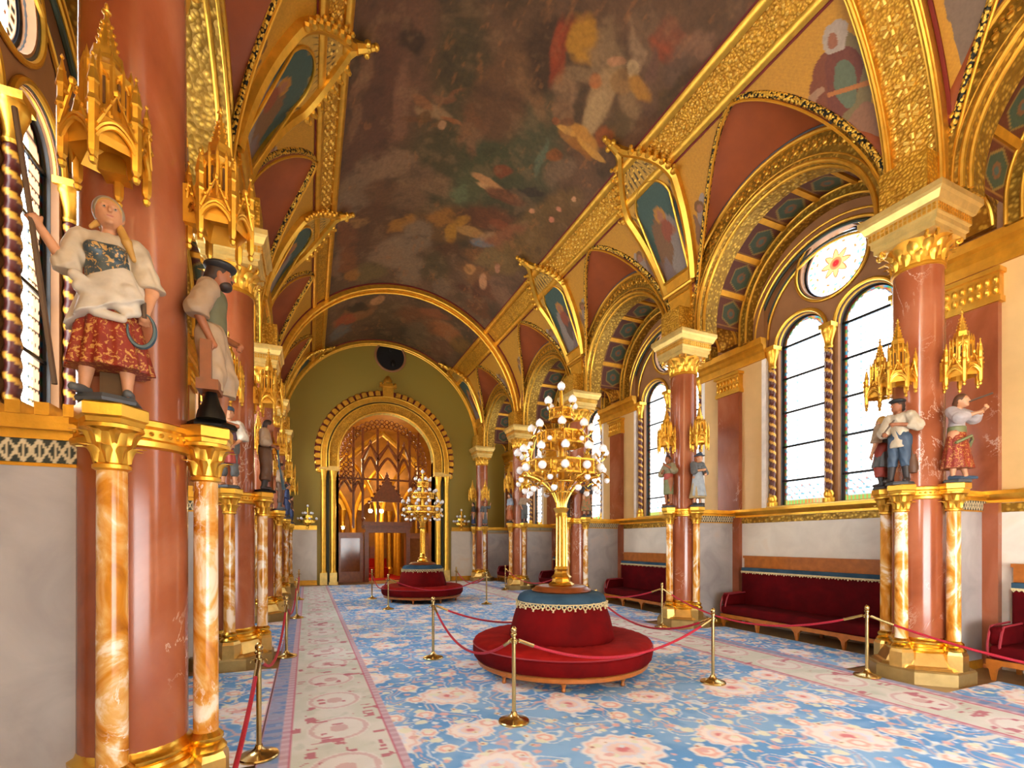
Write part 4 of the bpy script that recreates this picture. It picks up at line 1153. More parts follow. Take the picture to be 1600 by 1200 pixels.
# ================================================================== carpet
def carpet_paint(X, Y):
    C = np.zeros(X.shape+(3,))
    field = (X > XC-2.45) & (X < XC+2.45)
    C[...] = lin((104,166,226))
    mott = fbm(X, Y, 2.0, 4, 1)
    put(C, ss(0.35, 0.7, mott)*0.55, (168,210,244)); put(C, ss(0.55, 0.75, fbm(X, Y, 5, 3, 3))*0.3, (84,146,216))
    # scrolling vines: contour lines of a smooth field
    n = vnoise(X, Y, 3.1, 2)+0.5*vnoise(X, Y, 6.2, 5)
    for lv, c in ((0.55, (246,238,222)), (0.85, (236,244,250)), (0.7, (230,190,190))):
        put(C, (1-ss(0.012, 0.030, np.abs(n-lv)))*0.8, c)
    def motifs(cell, seed, r0, r1, prob, layers, petals):
        gx = np.floor(X/cell).astype(int); gy = np.floor(Y/cell).astype(int)
        for dx in (-1, 0, 1):
            for dy in (-1, 0, 1):
                ix, iy = gx+dx, gy+dy
                h1 = _LAT[seed % 8][ix % 251, iy % 251]; h2 = _LAT[(seed+1) % 8][ix % 251, iy % 251]; h3 = _LAT[(seed+2) % 8][ix % 251, iy % 251]; h4 = _LAT[(seed+3) % 8][ix % 251, iy % 251]
                cx_ = (ix+0.2+0.6*h1)*cell; cy_ = (iy+0.2+0.6*h2)*cell
                rad = (r0+(r1-r0)*h3)
                a = np.arctan2(Y-cy_, X-cx_)+h4*6
                d = np.hypot(X-cx_, Y-cy_)/(rad*(1+0.06*np.cos(petals*a)+0.08*np.cos(2*a)))
                ok = h4 < prob
                for q, c in layers: put(C, (1-ss(q-0.05, q+0.05, d))*ok*0.92, c)
    pal = [(1.0, (252,246,244)), (0.90, (240,206,200)), (0.80, (252,246,242)), (0.52, (232,236,250)), (0.40, (246,222,214)), (0.18, (224,130,140))]
    motifs(0.98, 1, 0.18, 0.36, 0.62, pal, 12)
    motifs(0.46, 4, 0.07, 0.13, 0.8, [(1.0, (250,240,232)), (0.7, (240,190,180)), (0.4, (250,244,238))], 6)
    motifs(0.30, 2, 0.03, 0.06, 0.7, [(1.0, (240,242,222))], 3)
    motifs(0.17, 3, 0.012, 0.035, 0.7, [(1.0, (232,242,250))], 2)
    motifs(0.21, 5, 0.015, 0.04, 0.5, [(1.0, (244,236,208)), (0.5, (190,130,130))], 5)
    motifs(0.24, 6, 0.02, 0.045, 0.6, [(1.0, (236,190,190))], 4)
    # long border runners
    for x0, x1 in ((XC-3.42, XC-2.45), (XC+2.52, XC+3.46)):
        inb = (X > x0) & (X < x1)
        Cb = np.zeros(X.shape+(3,)); Cb[...] = lin((216,220,210))
        save = C.copy(); C[...] = Cb
        put(C, ss(0.4, 0.7, fbm(X, Y, 4, 4, 6))*0.6, (234,232,228)); put(C, ss(0.55, 0.75, fbm(X, Y, 7, 3, 2))*0.5, (192,202,188))
        xm = (x0+x1)/2; t = (Y/0.86) % 1-0.5
        d = np.hypot((X-xm)/0.28, t*0.86/0.30); put(C, (d < 1)*0.6, (240,236,234)); put(C, (np.abs(d-0.86) < 0.07)*0.5, (206,150,160)); put(C, (d < 0.3)*0.5, (200,130,140))
        sg = (vnoise(X, Y, 9, 3) > 0.74) & (vnoise(X, Y*3, 9, 1) > 0.55); put(C, sg*0.8, (190,84,112))
        for xe in (x0, x1):
            e = np.abs(X-xe-(0.03 if xe == x0 else -0.03)); put(C, (e < 0.04)*0.8, (196,150,176)); put(C, (e < 0.04) & (((Y*9) % 1) > 0.5), (214,190,204)); put(C, (np.abs(e-0.05) < 0.012)*0.9, (200,100,130))
        C[...] = np.where(inb[..., None], C, save)
        e = (X > x0-0.16) & (X <= x0) if x0 < XC else (X >= x1) & (X < x1+0.16)
        put(C, e*0.75, (118,140,190)); put(C, e & (((Y*6) % 1) > 0.55), (160,166,196))
        e2 = (np.abs(X-(x0-0.17 if x0 < XC else x1+0.17)) < 0.015); put(C, e2*0.9, (200,140,160))
    return C
M['carpet'] = painted('carpet_pile', 0.95, 160, 0.08, 0, 0.3)
ys = np.concatenate([np.arange(-1.0, 2, 0.05), np.arange(2, 7.5, 0.016), np.arange(7.5, 12, 0.03), np.arange(12, 20.6, 0.06)])
def carpet_piece(x0, x1, y0, y1, st, name, parent):
    xs = np.arange(x0, x1+st*0.5, st); yy = ys[(ys >= y0) & (ys <= y1)]
    Yg, Xg = np.meshgrid(yy, xs, indexing='ij')
    P = np.stack([Xg, Yg, np.full(Xg.shape, 0.014)], -1)
    return grid_mesh(name, P, carpet_paint(Xg, Yg), M['carpet'], parent, False, flip=True)
cr = thing('carpet', 'long blue oriental carpet with pale palmettes and grey-beige runners filling the hall floor', 'carpet', (0, 0, 0))
carpet_piece(XC-3.58, XC+3.58, -1.0, 20.6, 0.017, 'carpet_field', cr)
for side in (1, -1):
    for k in range(-1, 4):
        a, b = yk(k)+0.56, yk(k+1)-0.56
        x0, x1 = sorted((XC+side*3.58, XC+side*4.75))
        if side < 0 and k > 1: continue
        carpet_piece(x0, x1, max(a, -1), b, 0.02, 'carpet_bay', cr)
mb = MB(); mb.box(XC-3.58, XC+3.58, -1.0, 20.6, 0.0, 0.012); mb.build('carpet_backing', M['slate'], cr, False)

# ================================================================== columns
def leaf(mb, T, w_, h, curl, n=5):
    rows = []
    for j in range(n+1):
        t = j/n; z = h*t*(1-0.18*t*t); out_ = curl*t*t*t+0.02*t; ww = w_*(0.55+0.9*t*(1-t)*1.6)*(1 if t < 0.85 else 0.6)
        z -= h*0.22*max(0, t-0.75)*3
        rows.append([(-ww, out_*0.9-0.012, z), (-ww*0.5, out_+0.006, z), (0, out_+0.018, z+0.004), (ww*0.5, out_+0.006, z), (ww, out_*0.9-0.012, z)])
    mb.loft([[tuple(T @ Vector((p[0], -p[1], p[2]))) for p in r_] for r_ in rows])

def foliage(mb, c, r, z0, h, n, w_, curl, rot=0.0):
    for i in range(n):
        a = 2*PI*i/n+rot
        T = Matrix.Translation((c[0], c[1], z0)) @ Matrix.Rotation(a, 4, 'Z') @ Matrix.Translation((0, -r, 0))
        leaf(mb, T, w_, h, curl)
def sq(mb, prof, c=(0, 0)):
    mb.lathe([(r_*math.sqrt(2), z) for r_, z in prof], 4, (c[0], c[1], 0), PI/4)

def make_column():
    root = empty('column')
    mb = MB(); r8 = lambda r_, z0, z1, rot=PI/8: mb.lathe([(r_, z0), (r_, z1)], 8, (0,0,0), rot)
    mb.lathe([(0.56, 0), (0.56, 0.15), (0.54, 0.17)], 8, (0,0,0), PI/8); mb.build('plinth', M['plinth_dull'], root, False)
    mb = MB(); mb.lathe([(0.50, 0.17), (0.47, 0.20), (0.43, 0.21), (0.36, 0.36), (0.33, 0.37)], 8, (0,0,0), PI/8); mb.build('pedestal', M['gold_base'], root, False)
    mb = MB(); mb.lathe([(0.34, 0.36), (0.355, 0.39), (0.34, 0.42), (0.31, 0.43), (0.30, 0.45), (0.315, 0.47), (0.315, 0.49), (0.285, 0.51), (0.275, 0.54)], 36, caps=False); mb.build('base_moulding', M['gold_bright'], root)
    mb = MB(); mb.lathe([(0.275, 0.50), (0.272, 2.6), (0.262, 5.32)], 48, caps=False); mb.build('shaft', M['pink'], root)
    mb = MB(); mb.lathe([(0.275, 2.30), (0.30, 2.31), (0.305, 2.34), (0.29, 2.355), (0.29, 2.41), (0.31, 2.425), (0.31, 2.455), (0.275, 2.47)], 48, caps=False)
    for i in range(36):
        a = 2*PI*i/36; mb.ball((0.293*math.cos(a), 0.293*math.sin(a), 2.383), (0.014, 0.014, 0.014), 6, 4)
    mb.build('shaft_ring', M['gold'], root)
    mb = MB(); mb.lathe([(0.262, 5.28), (0.285, 5.29), (0.285, 5.32), (0.27, 5.34), (0.275, 5.42), (0.30, 5.55), (0.35, 5.66)], 36, caps=False); mb.build('capital_bell', M['gold_deep'], root)
    mb = MB(); foliage(mb, (0, 0), 0.265, 5.32, 0.20, 12, 0.06, 0.07); foliage(mb, (0, 0), 0.27, 5.38, 0.27, 12, 0.065, 0.13, PI/12)
    for i in range(4):
        a = PI/4+i*PI/2
        for da in (-0.14, 0.14):
            c = (0.40*math.cos(a+da), 0.40*math.sin(a+da), 5.60)
            mb.tube([(c[0]+0.045*t*math.cos(8*t+q)*math.cos(a), c[1]+0.045*t*math.cos(8*t+q)*math.sin(a), c[2]+0.045*t*math.sin(8*t+q)) for q in (0,) for t in [i_/12 for i_ in range(1, 13)]], 0.016, 6)
    mb.build('capital_foliage', M['gold'], root)
    mb = MB(); sq(mb, [(0.30, 5.62), (0.345, 5.64), (0.345, 5.70), (0.37, 5.72), (0.37, 5.78), (0.39, 5.80), (0.39, 5.90), (0.42, 5.92), (0.45, 6.0), (0.475, 6.03), (0.475, 6.10), (0.44, 6.12)])
    mb.build('abacus', M['gold_pale'], root, False)
    mb = MB()
    for q in range(4):
        T = Matrix.Rotation(q*PI/2, 4, 'Z')
        for i in range(15):
            x = -0.36+0.72*i/14; mb.box(x-0.015, x+0.015, -0.402, -0.38, 5.81, 5.85, T); mb.box(x-0.015, x+0.015, -0.402, -0.38, 5.865, 5.895, T)
    mb.build('dentil', M['gold'], root, False)
    for ang_ in (0, PI/2, -PI/2):      # hall side, +Y side, -Y side
        cx_, cy_ = 0.375*math.cos(ang_), 0.375*math.sin(ang_)
        mb = MB(); mb.lathe([(0.072, 0.52), (0.068, 2.16)], 20, (0,0,0), caps=False); p = mb.build('colonnette', M['siena'], root); p.location = (cx_, cy_, 0)
        mb = MB(); mb.lathe([(0.14, 0.17), (0.14, 0.36), (0.12, 0.40)], 6, (0,0,0), ang_+PI/6); b_ = mb.build('colonnette_base', M['gold_base'], p, False)
        mb = MB(); mb.lathe([(0.115, 0.40), (0.12, 0.42), (0.10, 0.45), (0.085, 0.46), (0.10, 0.48), (0.10, 0.5), (0.072, 0.53)], 20, caps=False); mb.build('colonnette_torus', M['gold_bright'], p)
        mb = MB(); mb.lathe([(0.07, 2.14), (0.086, 2.15), (0.086, 2.17), (0.072, 2.18), (0.078, 2.25), (0.105, 2.34), (0.14, 2.36), (0.14, 2.38)], 20, caps=False)
        foliage(mb, (0, 0), 0.068, 2.18, 0.13, 8, 0.028, 0.055); foliage(mb, (0, 0), 0.085, 2.28, 0.10, 8, 0.03, 0.06, PI/8)
        mb.build('colonnette_capital', M['gold'], p)
        mb = MB(); mb.lathe([(0.12, 2.37), (0.145, 2.385), (0.15, 2.41), (0.165, 2.42), (0.165, 2.48), (0.155, 2.49)], 6, (0,0,0), ang_+PI/6); mb.build('statue_bracket', M['gold'], p, False)
    return root
M['plinth_dull'] = gold_mat('dull_plinth_gold', (170,140,84), rough=0.45, metal=0.6)
proto_col = make_column()
WHERE = ['beyond the frame edge nearest the camera', 'nearest the camera', 'second from the camera', 'third from the camera', 'fourth from the camera', 'beside the end wall']
columns = {}
for side in (1, -1):
    for k in range(-1, 5):
        o = proto_col if not columns else copy_tree(proto_col)
        o.location = (XC+side*OC, yk(k), 0.0); o.rotation_euler = (0, 0, PI if side > 0 else 0)
        sn = 'right' if side > 0 else 'left'
        lab = {-1: 'pink marble column of the %s row, level with the camera and outside the frame', 0: 'pink marble column with three gilt colonnettes, %s row, nearest the camera', 1: 'pink marble column with gilt capital, second from the camera in the %s row',
               2: 'pink marble column with gilt capital, middle one of the %s row', 3: 'pink marble column under the narrow gold rib, fourth in the %s row', 4: 'pink marble column against the olive end wall, last in the %s row'}[k] % sn
        tag(o, lab, 'column', 'columns of the %s arcade' % sn); columns[(side, k)] = o
mcol = MB()

# ================================================================== gothic canopies above the statues
def make_canopy():
    root = empty('canopy')
    n = 6; r = 0.175
    C6 = [(r*math.cos(PI/6+i*PI/3), r*math.sin(PI/6+i*PI/3)) for i in range(6)]
    mb = MB(); mb.lathe([(0.155, 0.10), (0.165, 0.14), (0.165, 0.24), (0.12, 0.27)], 6, (0,0,0), PI/6, caps=False)
    mb.lathe([(0.155, 0.10), (0.10, 0.20), (0.0, 0.22)], 6, (0,0,0), PI/6, caps=False)
    mb.box(-0.06, 0.06, 0.08, 0.22, 0.10, 0.34); mb.build('hood', M['gold_deep'], root, False)
    mb = MB()
    for i in range(6):
        a, b = Vector((*C6[i], 0)), Vector((*C6[(i+1) % 6], 0)); m_ = (a+b)/2; d = (b-a).normalized(); L = (b-a).length/2; o_ = m_.normalized()
        pts = []
        for j in range(11):
            t = -1+2*j/10; z = 0.10+0.085*max(0, 1-abs(t)**1.7)**0.8
            pts.append(tuple(m_+d*(L*t*0.92)+o_*0.012+Vector((0, 0, z))))
        mb.tube(pts, 0.011, 5); mb.tube([(p[0]*1.03, p[1]*1.03, p[2]+0.022) for p in pts], 0.008, 5)
        g = [tuple(m_+d*(L*0.9)+o_*0.02+Vector((0,0,0.16))), tuple(m_+o_*0.025+Vector((0,0,0.34))), tuple(m_-d*(L*0.9)+o_*0.02+Vector((0,0,0.16)))]
        mb.tube(g, 0.010, 5)
        mb.ball((g[1][0], g[1][1], 0.355), (0.018, 0.018, 0.024), 6, 4)
        for t in (0.3, 0.65):
            for e in (0, 2):
                q = Vector(g[1]).lerp(Vector(g[e]), t); mb.ball((q.x*1.05, q.y*1.05, q.z+0.01), 0.012, 5, 4)
    mb.build('gabled_arch', M['gold'], root)
    for i in range(6):
        x, y = C6[i]
        mb = MB()
        mb.lathe([(0.0, -0.045), (0.014, -0.035), (0.02, -0.015), (0.012, 0.0), (0.022, 0.02), (0.024, 0.05), (0.024, 0.26), (0.030, 0.27), (0.022, 0.30), (0.022, 0.36), (0.028, 0.37), (0.004, 0.50), (0.010, 0.51), (0.0, 0.53)], 6, (x, y, 0), caps=False)
        for z in (0.40, 0.44): mb.ball((x, y, z), (0.02, 0.02, 0.010), 6, 3)
        mb.build('pinnacle', M['gold'], root, False)
    mb = MB(); mb.lathe([(0.115, 0.25), (0.115, 0.30), (0.10, 0.31), (0.10, 0.52), (0.118, 0.54), (0.10, 0.56), (0.075, 0.60), (0.07, 0.66)], 6, (0,0,0), 0, caps=False)
    for i in range(12):
        a = i*PI/6; rr = 0.105 if i % 2 == 0 else 0.093
        mb.lathe([(0.012, 0.28), (0.012, 0.56), (0.0, 0.62)], 5, (rr*math.cos(a), rr*math.sin(a), 0), caps=False)
    for i in range(6):
        a = i*PI/3+PI/6; c = Vector((0.092*math.cos(a), 0.092*math.sin(a), 0)); t_ = Vector((-math.sin(a), math.cos(a), 0))
        mb.tube([tuple(c+t_*(0.035*math.cos(q))+Vector((0,0,0.47+0.04*math.sin(q)))) for q in [PI*j/6 for j in range(7)]], 0.006, 4)
    mb.build('lantern', M['gold'], root, False)
    mb = MB()
    for i in range(6):
        a = i*PI/3+PI/6; c = Vector((0.090*math.cos(a), 0.090*math.sin(a), 0))
        T = Matrix.Translation((c.x, c.y, 0.42)) @ Matrix.Rotation(a, 4, 'Z'); mb.box(-0.002, 0.004, -0.022, 0.022, -0.08, 0.06, T)
    mb.build('lantern_slit_shade', M['niche_dark'], root, False)  # solid dark plates, coloured as the shade inside open slits
    mb = MB(); mb.lathe([(0.075, 0.62), (0.055, 0.66), (0.012, 0.86), (0.008, 0.90)], 6, (0,0,0), 0, caps=False)
    for j in range(5):
        for i in range(6):
            a = i*PI/3; z = 0.66+0.04*j; rr = 0.055-(z-0.66)*0.2; mb.ball((rr*math.cos(a), rr*math.sin(a), z), 0.010, 5, 3)
    mb.ball((0, 0, 0.89), (0.022, 0.022, 0.012)); mb.ball((0, 0, 0.92), (0.010, 0.010, 0.022)); mb.build('spire', M['gold'], root)
    return root
M['niche_dark'] = flat('canopy_shadow_gold', (96,60,16), 0.7)
proto_can = None
def place_canopy(x, y, z, rz, label, sc=1.0, group='gilt canopies over the statues'):
    global proto_can
    if proto_can is None: proto_can = make_canopy(); o = proto_can
    else: o = copy_tree(proto_can)
    o.location = (x, y, z); o.rotation_euler = (0, 0, rz); o.scale = (sc, sc, sc)
    tag(o, label, 'canopy', group); return o

# ================================================================== round sofas
def make_sofa():
    root = empty('round_sofa')
    mb = MB(); mb.lathe([(1.0, 0.13), (1.12, 0.13), (1.15, 0.15), (1.15, 0.19), (1.17, 0.21), (1.13, 0.22), (1.0, 0.22)], 72, caps=False); mb.build('base_rail', M['oak'], root)
    for i in range(8):
        a = 2*PI*i/8+0.3; mb = MB(); mb.lathe([(0.022, 0.014), (0.03, 0.03), (0.02, 0.06), (0.04, 0.11), (0.045, 0.15)], 10, (1.02*math.cos(a), 1.02*math.sin(a), 0)); mb.build('leg', M['oak'], root)
    def fn(r_, z, a):
        k = abs(math.sin(a*4+0.6)); return r_*(1-0.006*math.exp(-(k/0.05)**2)) + 0.004*math.sin(a*23+z*9)
    mb = MB(); mb.lathe([(1.10, 0.215), (1.17, 0.22), (1.20, 0.26), (1.215, 0.33), (1.21, 0.385), (1.195, 0.40)], 144, caps=False, fn=fn); mb.build('seat_side', M['velvet'], root)
    mb = MB(); mb.lathe([(1.205, 0.40), (1.215, 0.41), (1.205, 0.42)], 96, caps=False); mb.build('piping', M['velvet_trim'], root)
    def fn2(r_, z, a):
        k = abs(math.sin(a*4+0.6)); return r_+0.004*math.sin(a*31+r_*9)
    mb = MB()
    prof = [(1.20, 0.41), (1.19, 0.45), (1.14, 0.475), (1.0, 0.488), (0.85, 0.485), (0.72, 0.47), (0.66, 0.45)]
    n = 144; rows = []
    for r_, z in prof:
        rows.append([(r_*math.cos(2*PI*i/n), r_*math.sin(2*PI*i/n), z-0.012*math.exp(-((abs(math.sin(2*PI*i/n*4+0.6)))/0.06)**2)*(1 if 0.7 < r_ < 1.15 else 0)+0.003*math.sin(i*1.7+r_*20)) for i in range(n)])
    mb.loft(rows, closed_cols=True); mb.build('seat_cushion', M['velvet_light'], root)
    def fn3(r_, z, a):
        k = abs(math.sin(a*4+0.6)); return r_*(1-0.012*math.exp(-(k/0.04)**2))+0.003*math.sin(a*17+z*14)
    mb = MB(); mb.lathe([(0.70, 0.44), (0.715, 0.50), (0.70, 0.58), (0.655, 0.75), (0.605, 0.90), (0.59, 0.95)], 120, caps=False, fn=fn3); mb.build('backrest', M['velvet'], root)
    mb = MB(); mb.lathe([(0.598, 0.93), (0.606, 0.96), (0.60, 1.0), (0.575, 1.045), (0.52, 1.075), (0.43, 1.085), (0.38, 1.085)], 72, caps=False); mb.build('blue_band', M['velvet_blue'], root)
    mb = MB()
    for i in range(56):
        a = 2*PI*i/56; c = Vector((math.cos(a), math.sin(a), 0)); t_ = Vector((-math.sin(a), math.cos(a), 0))
        z0 = 0.935+0.012*math.sin(i*1.9)
        mb.tube([tuple(c*(0.615+0.01*math.sin(q*2))+t_*(0.026*math.cos(q))+Vector((0, 0, z0+0.026*math.sin(q)))) for q in [2*PI*j/8 for j in range(8)]], 0.009, 5, closed=True)
        if i % 2 == 0: mb.tube([tuple(c*0.612+Vector((0,0,z0-0.02))), tuple(c*0.625+Vector((0,0,z0-0.055)))], (0.010, 0.014), 5)
    mb.lathe([(0.602, 0.955), (0.613, 0.965), (0.602, 0.975)], 72, caps=False)
    mb.build('braid_fringe', M['braid'], root)
    mb = MB(); mb.lathe([(0.36, 1.083), (0.40, 1.09), (0.41, 1.105), (0.40, 1.12), (0.37, 1.13), (0.355, 1.15), (0.33, 1.16), (0.0, 1.16)], 64, caps=False); mb.build('wooden_top', M['wood'], root)
    return root
def velvet(name, c, hi):
    m, nt, bs = newmat(name); v = coord(nt)
    nt.links.new(ramp(nt, noise(nt, v, 3.2, 4, 0.4), [(0.35, c), (0.7, hi)]), bs.inputs['Base Color'])
    bs.inputs['Roughness'].default_value = 0.8; bs.inputs['Specular IOR Level'].default_value = 0.12; bs.inputs['Sheen Weight'].default_value = 0.0; bs.inputs['Sheen Roughness'].default_value = 0.35
    bs.inputs['Sheen Tint'].default_value = (*lin(hi), 1)
    return m
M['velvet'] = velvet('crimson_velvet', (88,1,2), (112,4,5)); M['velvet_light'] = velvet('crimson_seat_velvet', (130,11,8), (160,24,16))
M['velvet_trim'] = flat('crimson_piping', (150,40,50), 0.5); M['velvet_blue'] = velvet('blue_velvet', (42,66,84), (62,88,106))
M['braid'] = flat('gold_braid', (206,188,140), 0.6, 0, 0.2, 40)
M['velvet_dark'] = velvet('wine_velvet', (70,0,4), (92,1,7))
M['milk_glass'] = None
m, nt, bs = newmat('milk_glass'); bs.inputs['Base Color'].default_value = (0.86, 0.86, 0.88, 1); bs.inputs['Roughness'].default_value = 0.12; bs.inputs['Subsurface Weight'].default_value = 0.0
M['milk_glass'] = m

sofas = []
SY = [yk(0)+SP/2-0.03, yk(2)+SP/2]
for i, y in enumerate(SY):
    o = make_sofa() if i == 0 else copy_tree(sofas[0]); sofas.append(o); o.location = (XC, y, 0)
    tag(o, ['large round crimson velvet sofa with blue band and braid, nearer the camera', 'round crimson velvet sofa in front of the gate, farther from the camera'][i], 'sofa', 'round velvet sofas on the carpet')

# ================================================================== candelabra
def make_candelabra():
    root = empty('candelabrum')
    mb = MB(); mb.lathe([(0.17, 0), (0.18, 0.02), (0.15, 0.05), (0.13, 0.06), (0.12, 0.10), (0.14, 0.12), (0.10, 0.16), (0.085, 0.20), (0.10, 0.23), (0.08, 0.27)], 8, rot=PI/8); mb.build('foot', M['gold_bright'], root, True, 30)
    mb = MB(); mb.lathe([(0.078, 0.25), (0.072, 0.9), (0.085, 0.95), (0.078, 1.0), (0.11, 1.06), (0.06, 1.08), (0.05, 1.2), (0.04, 1.9), (0.03, 2.5), (0.02, 2.68)], 8, rot=PI/8)
    for i in range(8):
        a = i*PI/4; mb.tube([(0.076*math.cos(a), 0.076*math.sin(a), 0.27), (0.07*math.cos(a), 0.07*math.sin(a), 0.95)], 0.010, 5)
    mb.build('post', M['gold_bright'], root, True, 30)
    def ring(z, r, h, nn, name='tier_ring'):
        mb = MB()
        for zz in (z, z+h): mb.lathe([(r, zz-0.012), (r+0.018, zz-0.012), (r+0.018, zz+0.012), (r, zz+0.012), (r, zz-0.012)], 8, rot=PI/8, caps=False)
        for i in range(nn):
            a = 2*PI*i/nn+PI/8; rr = r*math.cos(PI/8)/math.cos(((a-PI/8) % (PI/4))-PI/8)
            mb.tube([(rr*math.cos(a), rr*math.sin(a), z), (rr*math.cos(a), rr*math.sin(a), z+h)], 0.010, 5)
        for i in range(8):
            a, b = i*PI/4+PI/8, (i+1)*PI/4+PI/8
            pa, pb = Vector((r*math.cos(a), r*math.sin(a), z)), Vector((r*math.cos(b), r*math.sin(b), z))
            for t in (0.25, 0.5, 0.75):
                c = pa.lerp(pb, t); mb.tube([(c.x+0.03*math.cos(q)*(pb-pa).normalized().x, c.y+0.03*math.cos(q)*(pb-pa).normalized().y, z+h/2+0.03*math.sin(q)) for q in [2*PI*j/8 for j in range(8)]], 0.006, 4, closed=True)
        mb.build(name, M['gold_bright'], root, True, 30)
        # pierced panel
        mb = MB(); mb.lathe([(r-0.004, z), (r-0.004, z+h)], 8, rot=PI/8, caps=False); mb.build('pierced_panel', M['gold_pat'], root, False)
    ring(1.50, 0.53, 0.17, 16); ring(1.93, 0.33, 0.15, 16); ring(2.28, 0.16, 0.13, 8)
    mb = MB()   # basket of scrolls below the main ring
    for i in range(16):
        a = 2*PI*i/16+PI/16; c, s_ = math.cos(a), math.sin(a)
        pts = [(0.06+0.47*(1-math.cos(t))**0.9/1.0 if t < PI/2 else 0.53, 0, 1.06+0.44*math.sin(t)) for t in [PI/2*j/10 for j in range(11)]]
        mb.tube([(p[0]*c, p[0]*s_, p[2]) for p in pts], 0.011, 5)
    for r_, z in ((0.22, 1.27), (0.38, 1.40)): mb.tube([(r_*math.cos(q), r_*math.sin(q), z) for q in [2*PI*j/24 for j in range(24)]], 0.009, 5, closed=True)
    mb.build('scroll_basket', M['gold_bright'], root)
    def arms(z, r, nn, r_in, off, up=True, name='globe', gr=0.05):
        for i in range(nn):
            mb = MB()
            a = 2*PI*i/nn+off; c, s_ = math.cos(a), math.sin(a)
            zz = z-0.06 if up else z+0.06
            pts = [(r_in+(r-r_in)*t, zz+(-0.05 if up else 0.05)*math.sin(t*PI)) for t in (0, 0.25, 0.5, 0.75, 1)]
            mb.tube([(p[0]*c, p[0]*s_, p[1]) for p in pts], 0.009, 5)
            if up: mb.lathe([(0.008, -0.075), (0.024, -0.06), (0.034, -0.035), (0.036, -0.025)], 8, (r*c, r*s_, z), caps=False)
            else: mb.lathe([(0.036, 0.025), (0.03, 0.045), (0.008, 0.07)], 8, (r*c, r*s_, z), caps=False)
            mb.build('lamp_arm', M['gold_bright'], root)
        for i in range(nn):
            a = 2*PI*i/nn+off; g = MB(); g.lathe([(0.0, -gr*0.8), (gr*0.62, -gr*0.72), (gr*0.95, -gr*0.25), (gr, 0.1*gr), (gr*0.8, gr*0.65), (gr*0.35, gr*1.05), (0.0, gr*1.3)] if up else [(0.0, -gr), (gr*0.7, -gr*0.7), (gr, 0), (gr*0.7, gr*0.7), (0.0, gr)], 12, (0,0,0), caps=False)
            o = g.build(name, M['milk_glass'], root, True, 0); o.location = (r*math.cos(a), r*math.sin(a), z)
    arms(1.82, 0.60, 12, 0.50, 0.1, gr=0.056); arms(2.16, 0.41, 8, 0.3, 0.3, gr=0.056); arms(2.50, 0.23, 4, 0.12, 0.2, gr=0.056)
    arms(1.30, 0.50, 10, 0.36, 0.25, False, gr=0.046); arms(1.42, 0.62, 8, 0.5, 0.05, False, gr=0.04); arms(1.95, 0.42, 6, 0.3, 0.7, False, gr=0.035)
    for i in range(12):
        a = 2*PI*i/12+0.1; g = MB(); g.ball((0, 0, 0), 0.055, 12, 8); o = g.build('white_boss', M['milk_glass'], root, True, 0); o.location = (0.565*math.cos(a), 0.565*math.sin(a), 1.585)
    g = MB(); g.lathe([(0.0, -0.05), (0.035, -0.045), (0.056, -0.01), (0.05, 0.03), (0.02, 0.06), (0.0, 0.075)], 12, (0,0,0), caps=False); o = g.build('globe', M['milk_glass'], root, True, 0); o.location = (0, 0, 2.74)
    return root
for i, y in enumerate(SY):
    if i == 0: cand = make_candelabra(); o = cand
    else: o = copy_tree(cand)
    o.location = (XC+0.0, y, 1.16)
    tag(o, ['tall gilt candelabrum with tiers of white globes on the nearer round sofa', 'gilt candelabrum with white globes on the farther round sofa before the gate'][i], 'candelabrum', 'gilt candelabra on the round sofas')

# wall sconces on the end wall
def make_sconce():
    root = empty('wall_sconce')
    mb = MB(); mb.lathe([(0.0, -0.42), (0.07, -0.38), (0.05, -0.3), (0.11, -0.22), (0.16, -0.2)], 10, (0, 0, 0), caps=False); mb.box(-0.05, 0.05, 0.0, 0.22, -0.3, 0.1)
    for z, r in ((-0.12, 0.34), (0.1, 0.22)):
        mb.lathe([(r, z), (r+0.02, z), (r+0.02, z+0.12), (r, z+0.12)], 8, rot=PI/8, caps=False)
    for i in range(8):
        a = i*PI/4+0.2; mb.tube([(0.1*math.cos(a), 0.1*math.sin(a), -0.2), (0.34*math.cos(a), 0.34*math.sin(a), -0.05)], 0.015, 5); mb.tube([(0.34*math.cos(a), 0.34*math.sin(a), -0.05), (0.46*math.cos(a), 0.46*math.sin(a), 0.02)], 0.015, 5)
    mb.tube([(0, 0, -0.2), (0, 0, 0.6)], 0.03, 8); mb.build('bracket', M['gold_bright'], root)
    for r, z, nn in ((0.46, 0.08, 7), (0.24, 0.34, 5), (0.0, 0.68, 1)):
        for i in range(nn):
            a = 2*PI*i/nn+0.4; g = MB(); g.ball((0, 0, 0), 0.06, 8, 6); o = g.build('globe', M['milk_glass'], root, True, 0); o.location = (r*math.cos(a), r*math.sin(a), z)
    return root
for i, x in enumerate((0.02, 6.50)):
    if i == 0: sc_ = make_sconce(); o = sc_
    else: o = copy_tree(sc_)
    o.location = (x, YB-0.42 if False else YB-0.36, 2.66); o.scale = (0.8, 0.66, 0.86)
    tag(o, 'gilt wall lamp with small white globes on the end wall, %s of the gate' % ['left', 'right'][i], 'wall lamp', 'gilt wall lamps beside the gate')

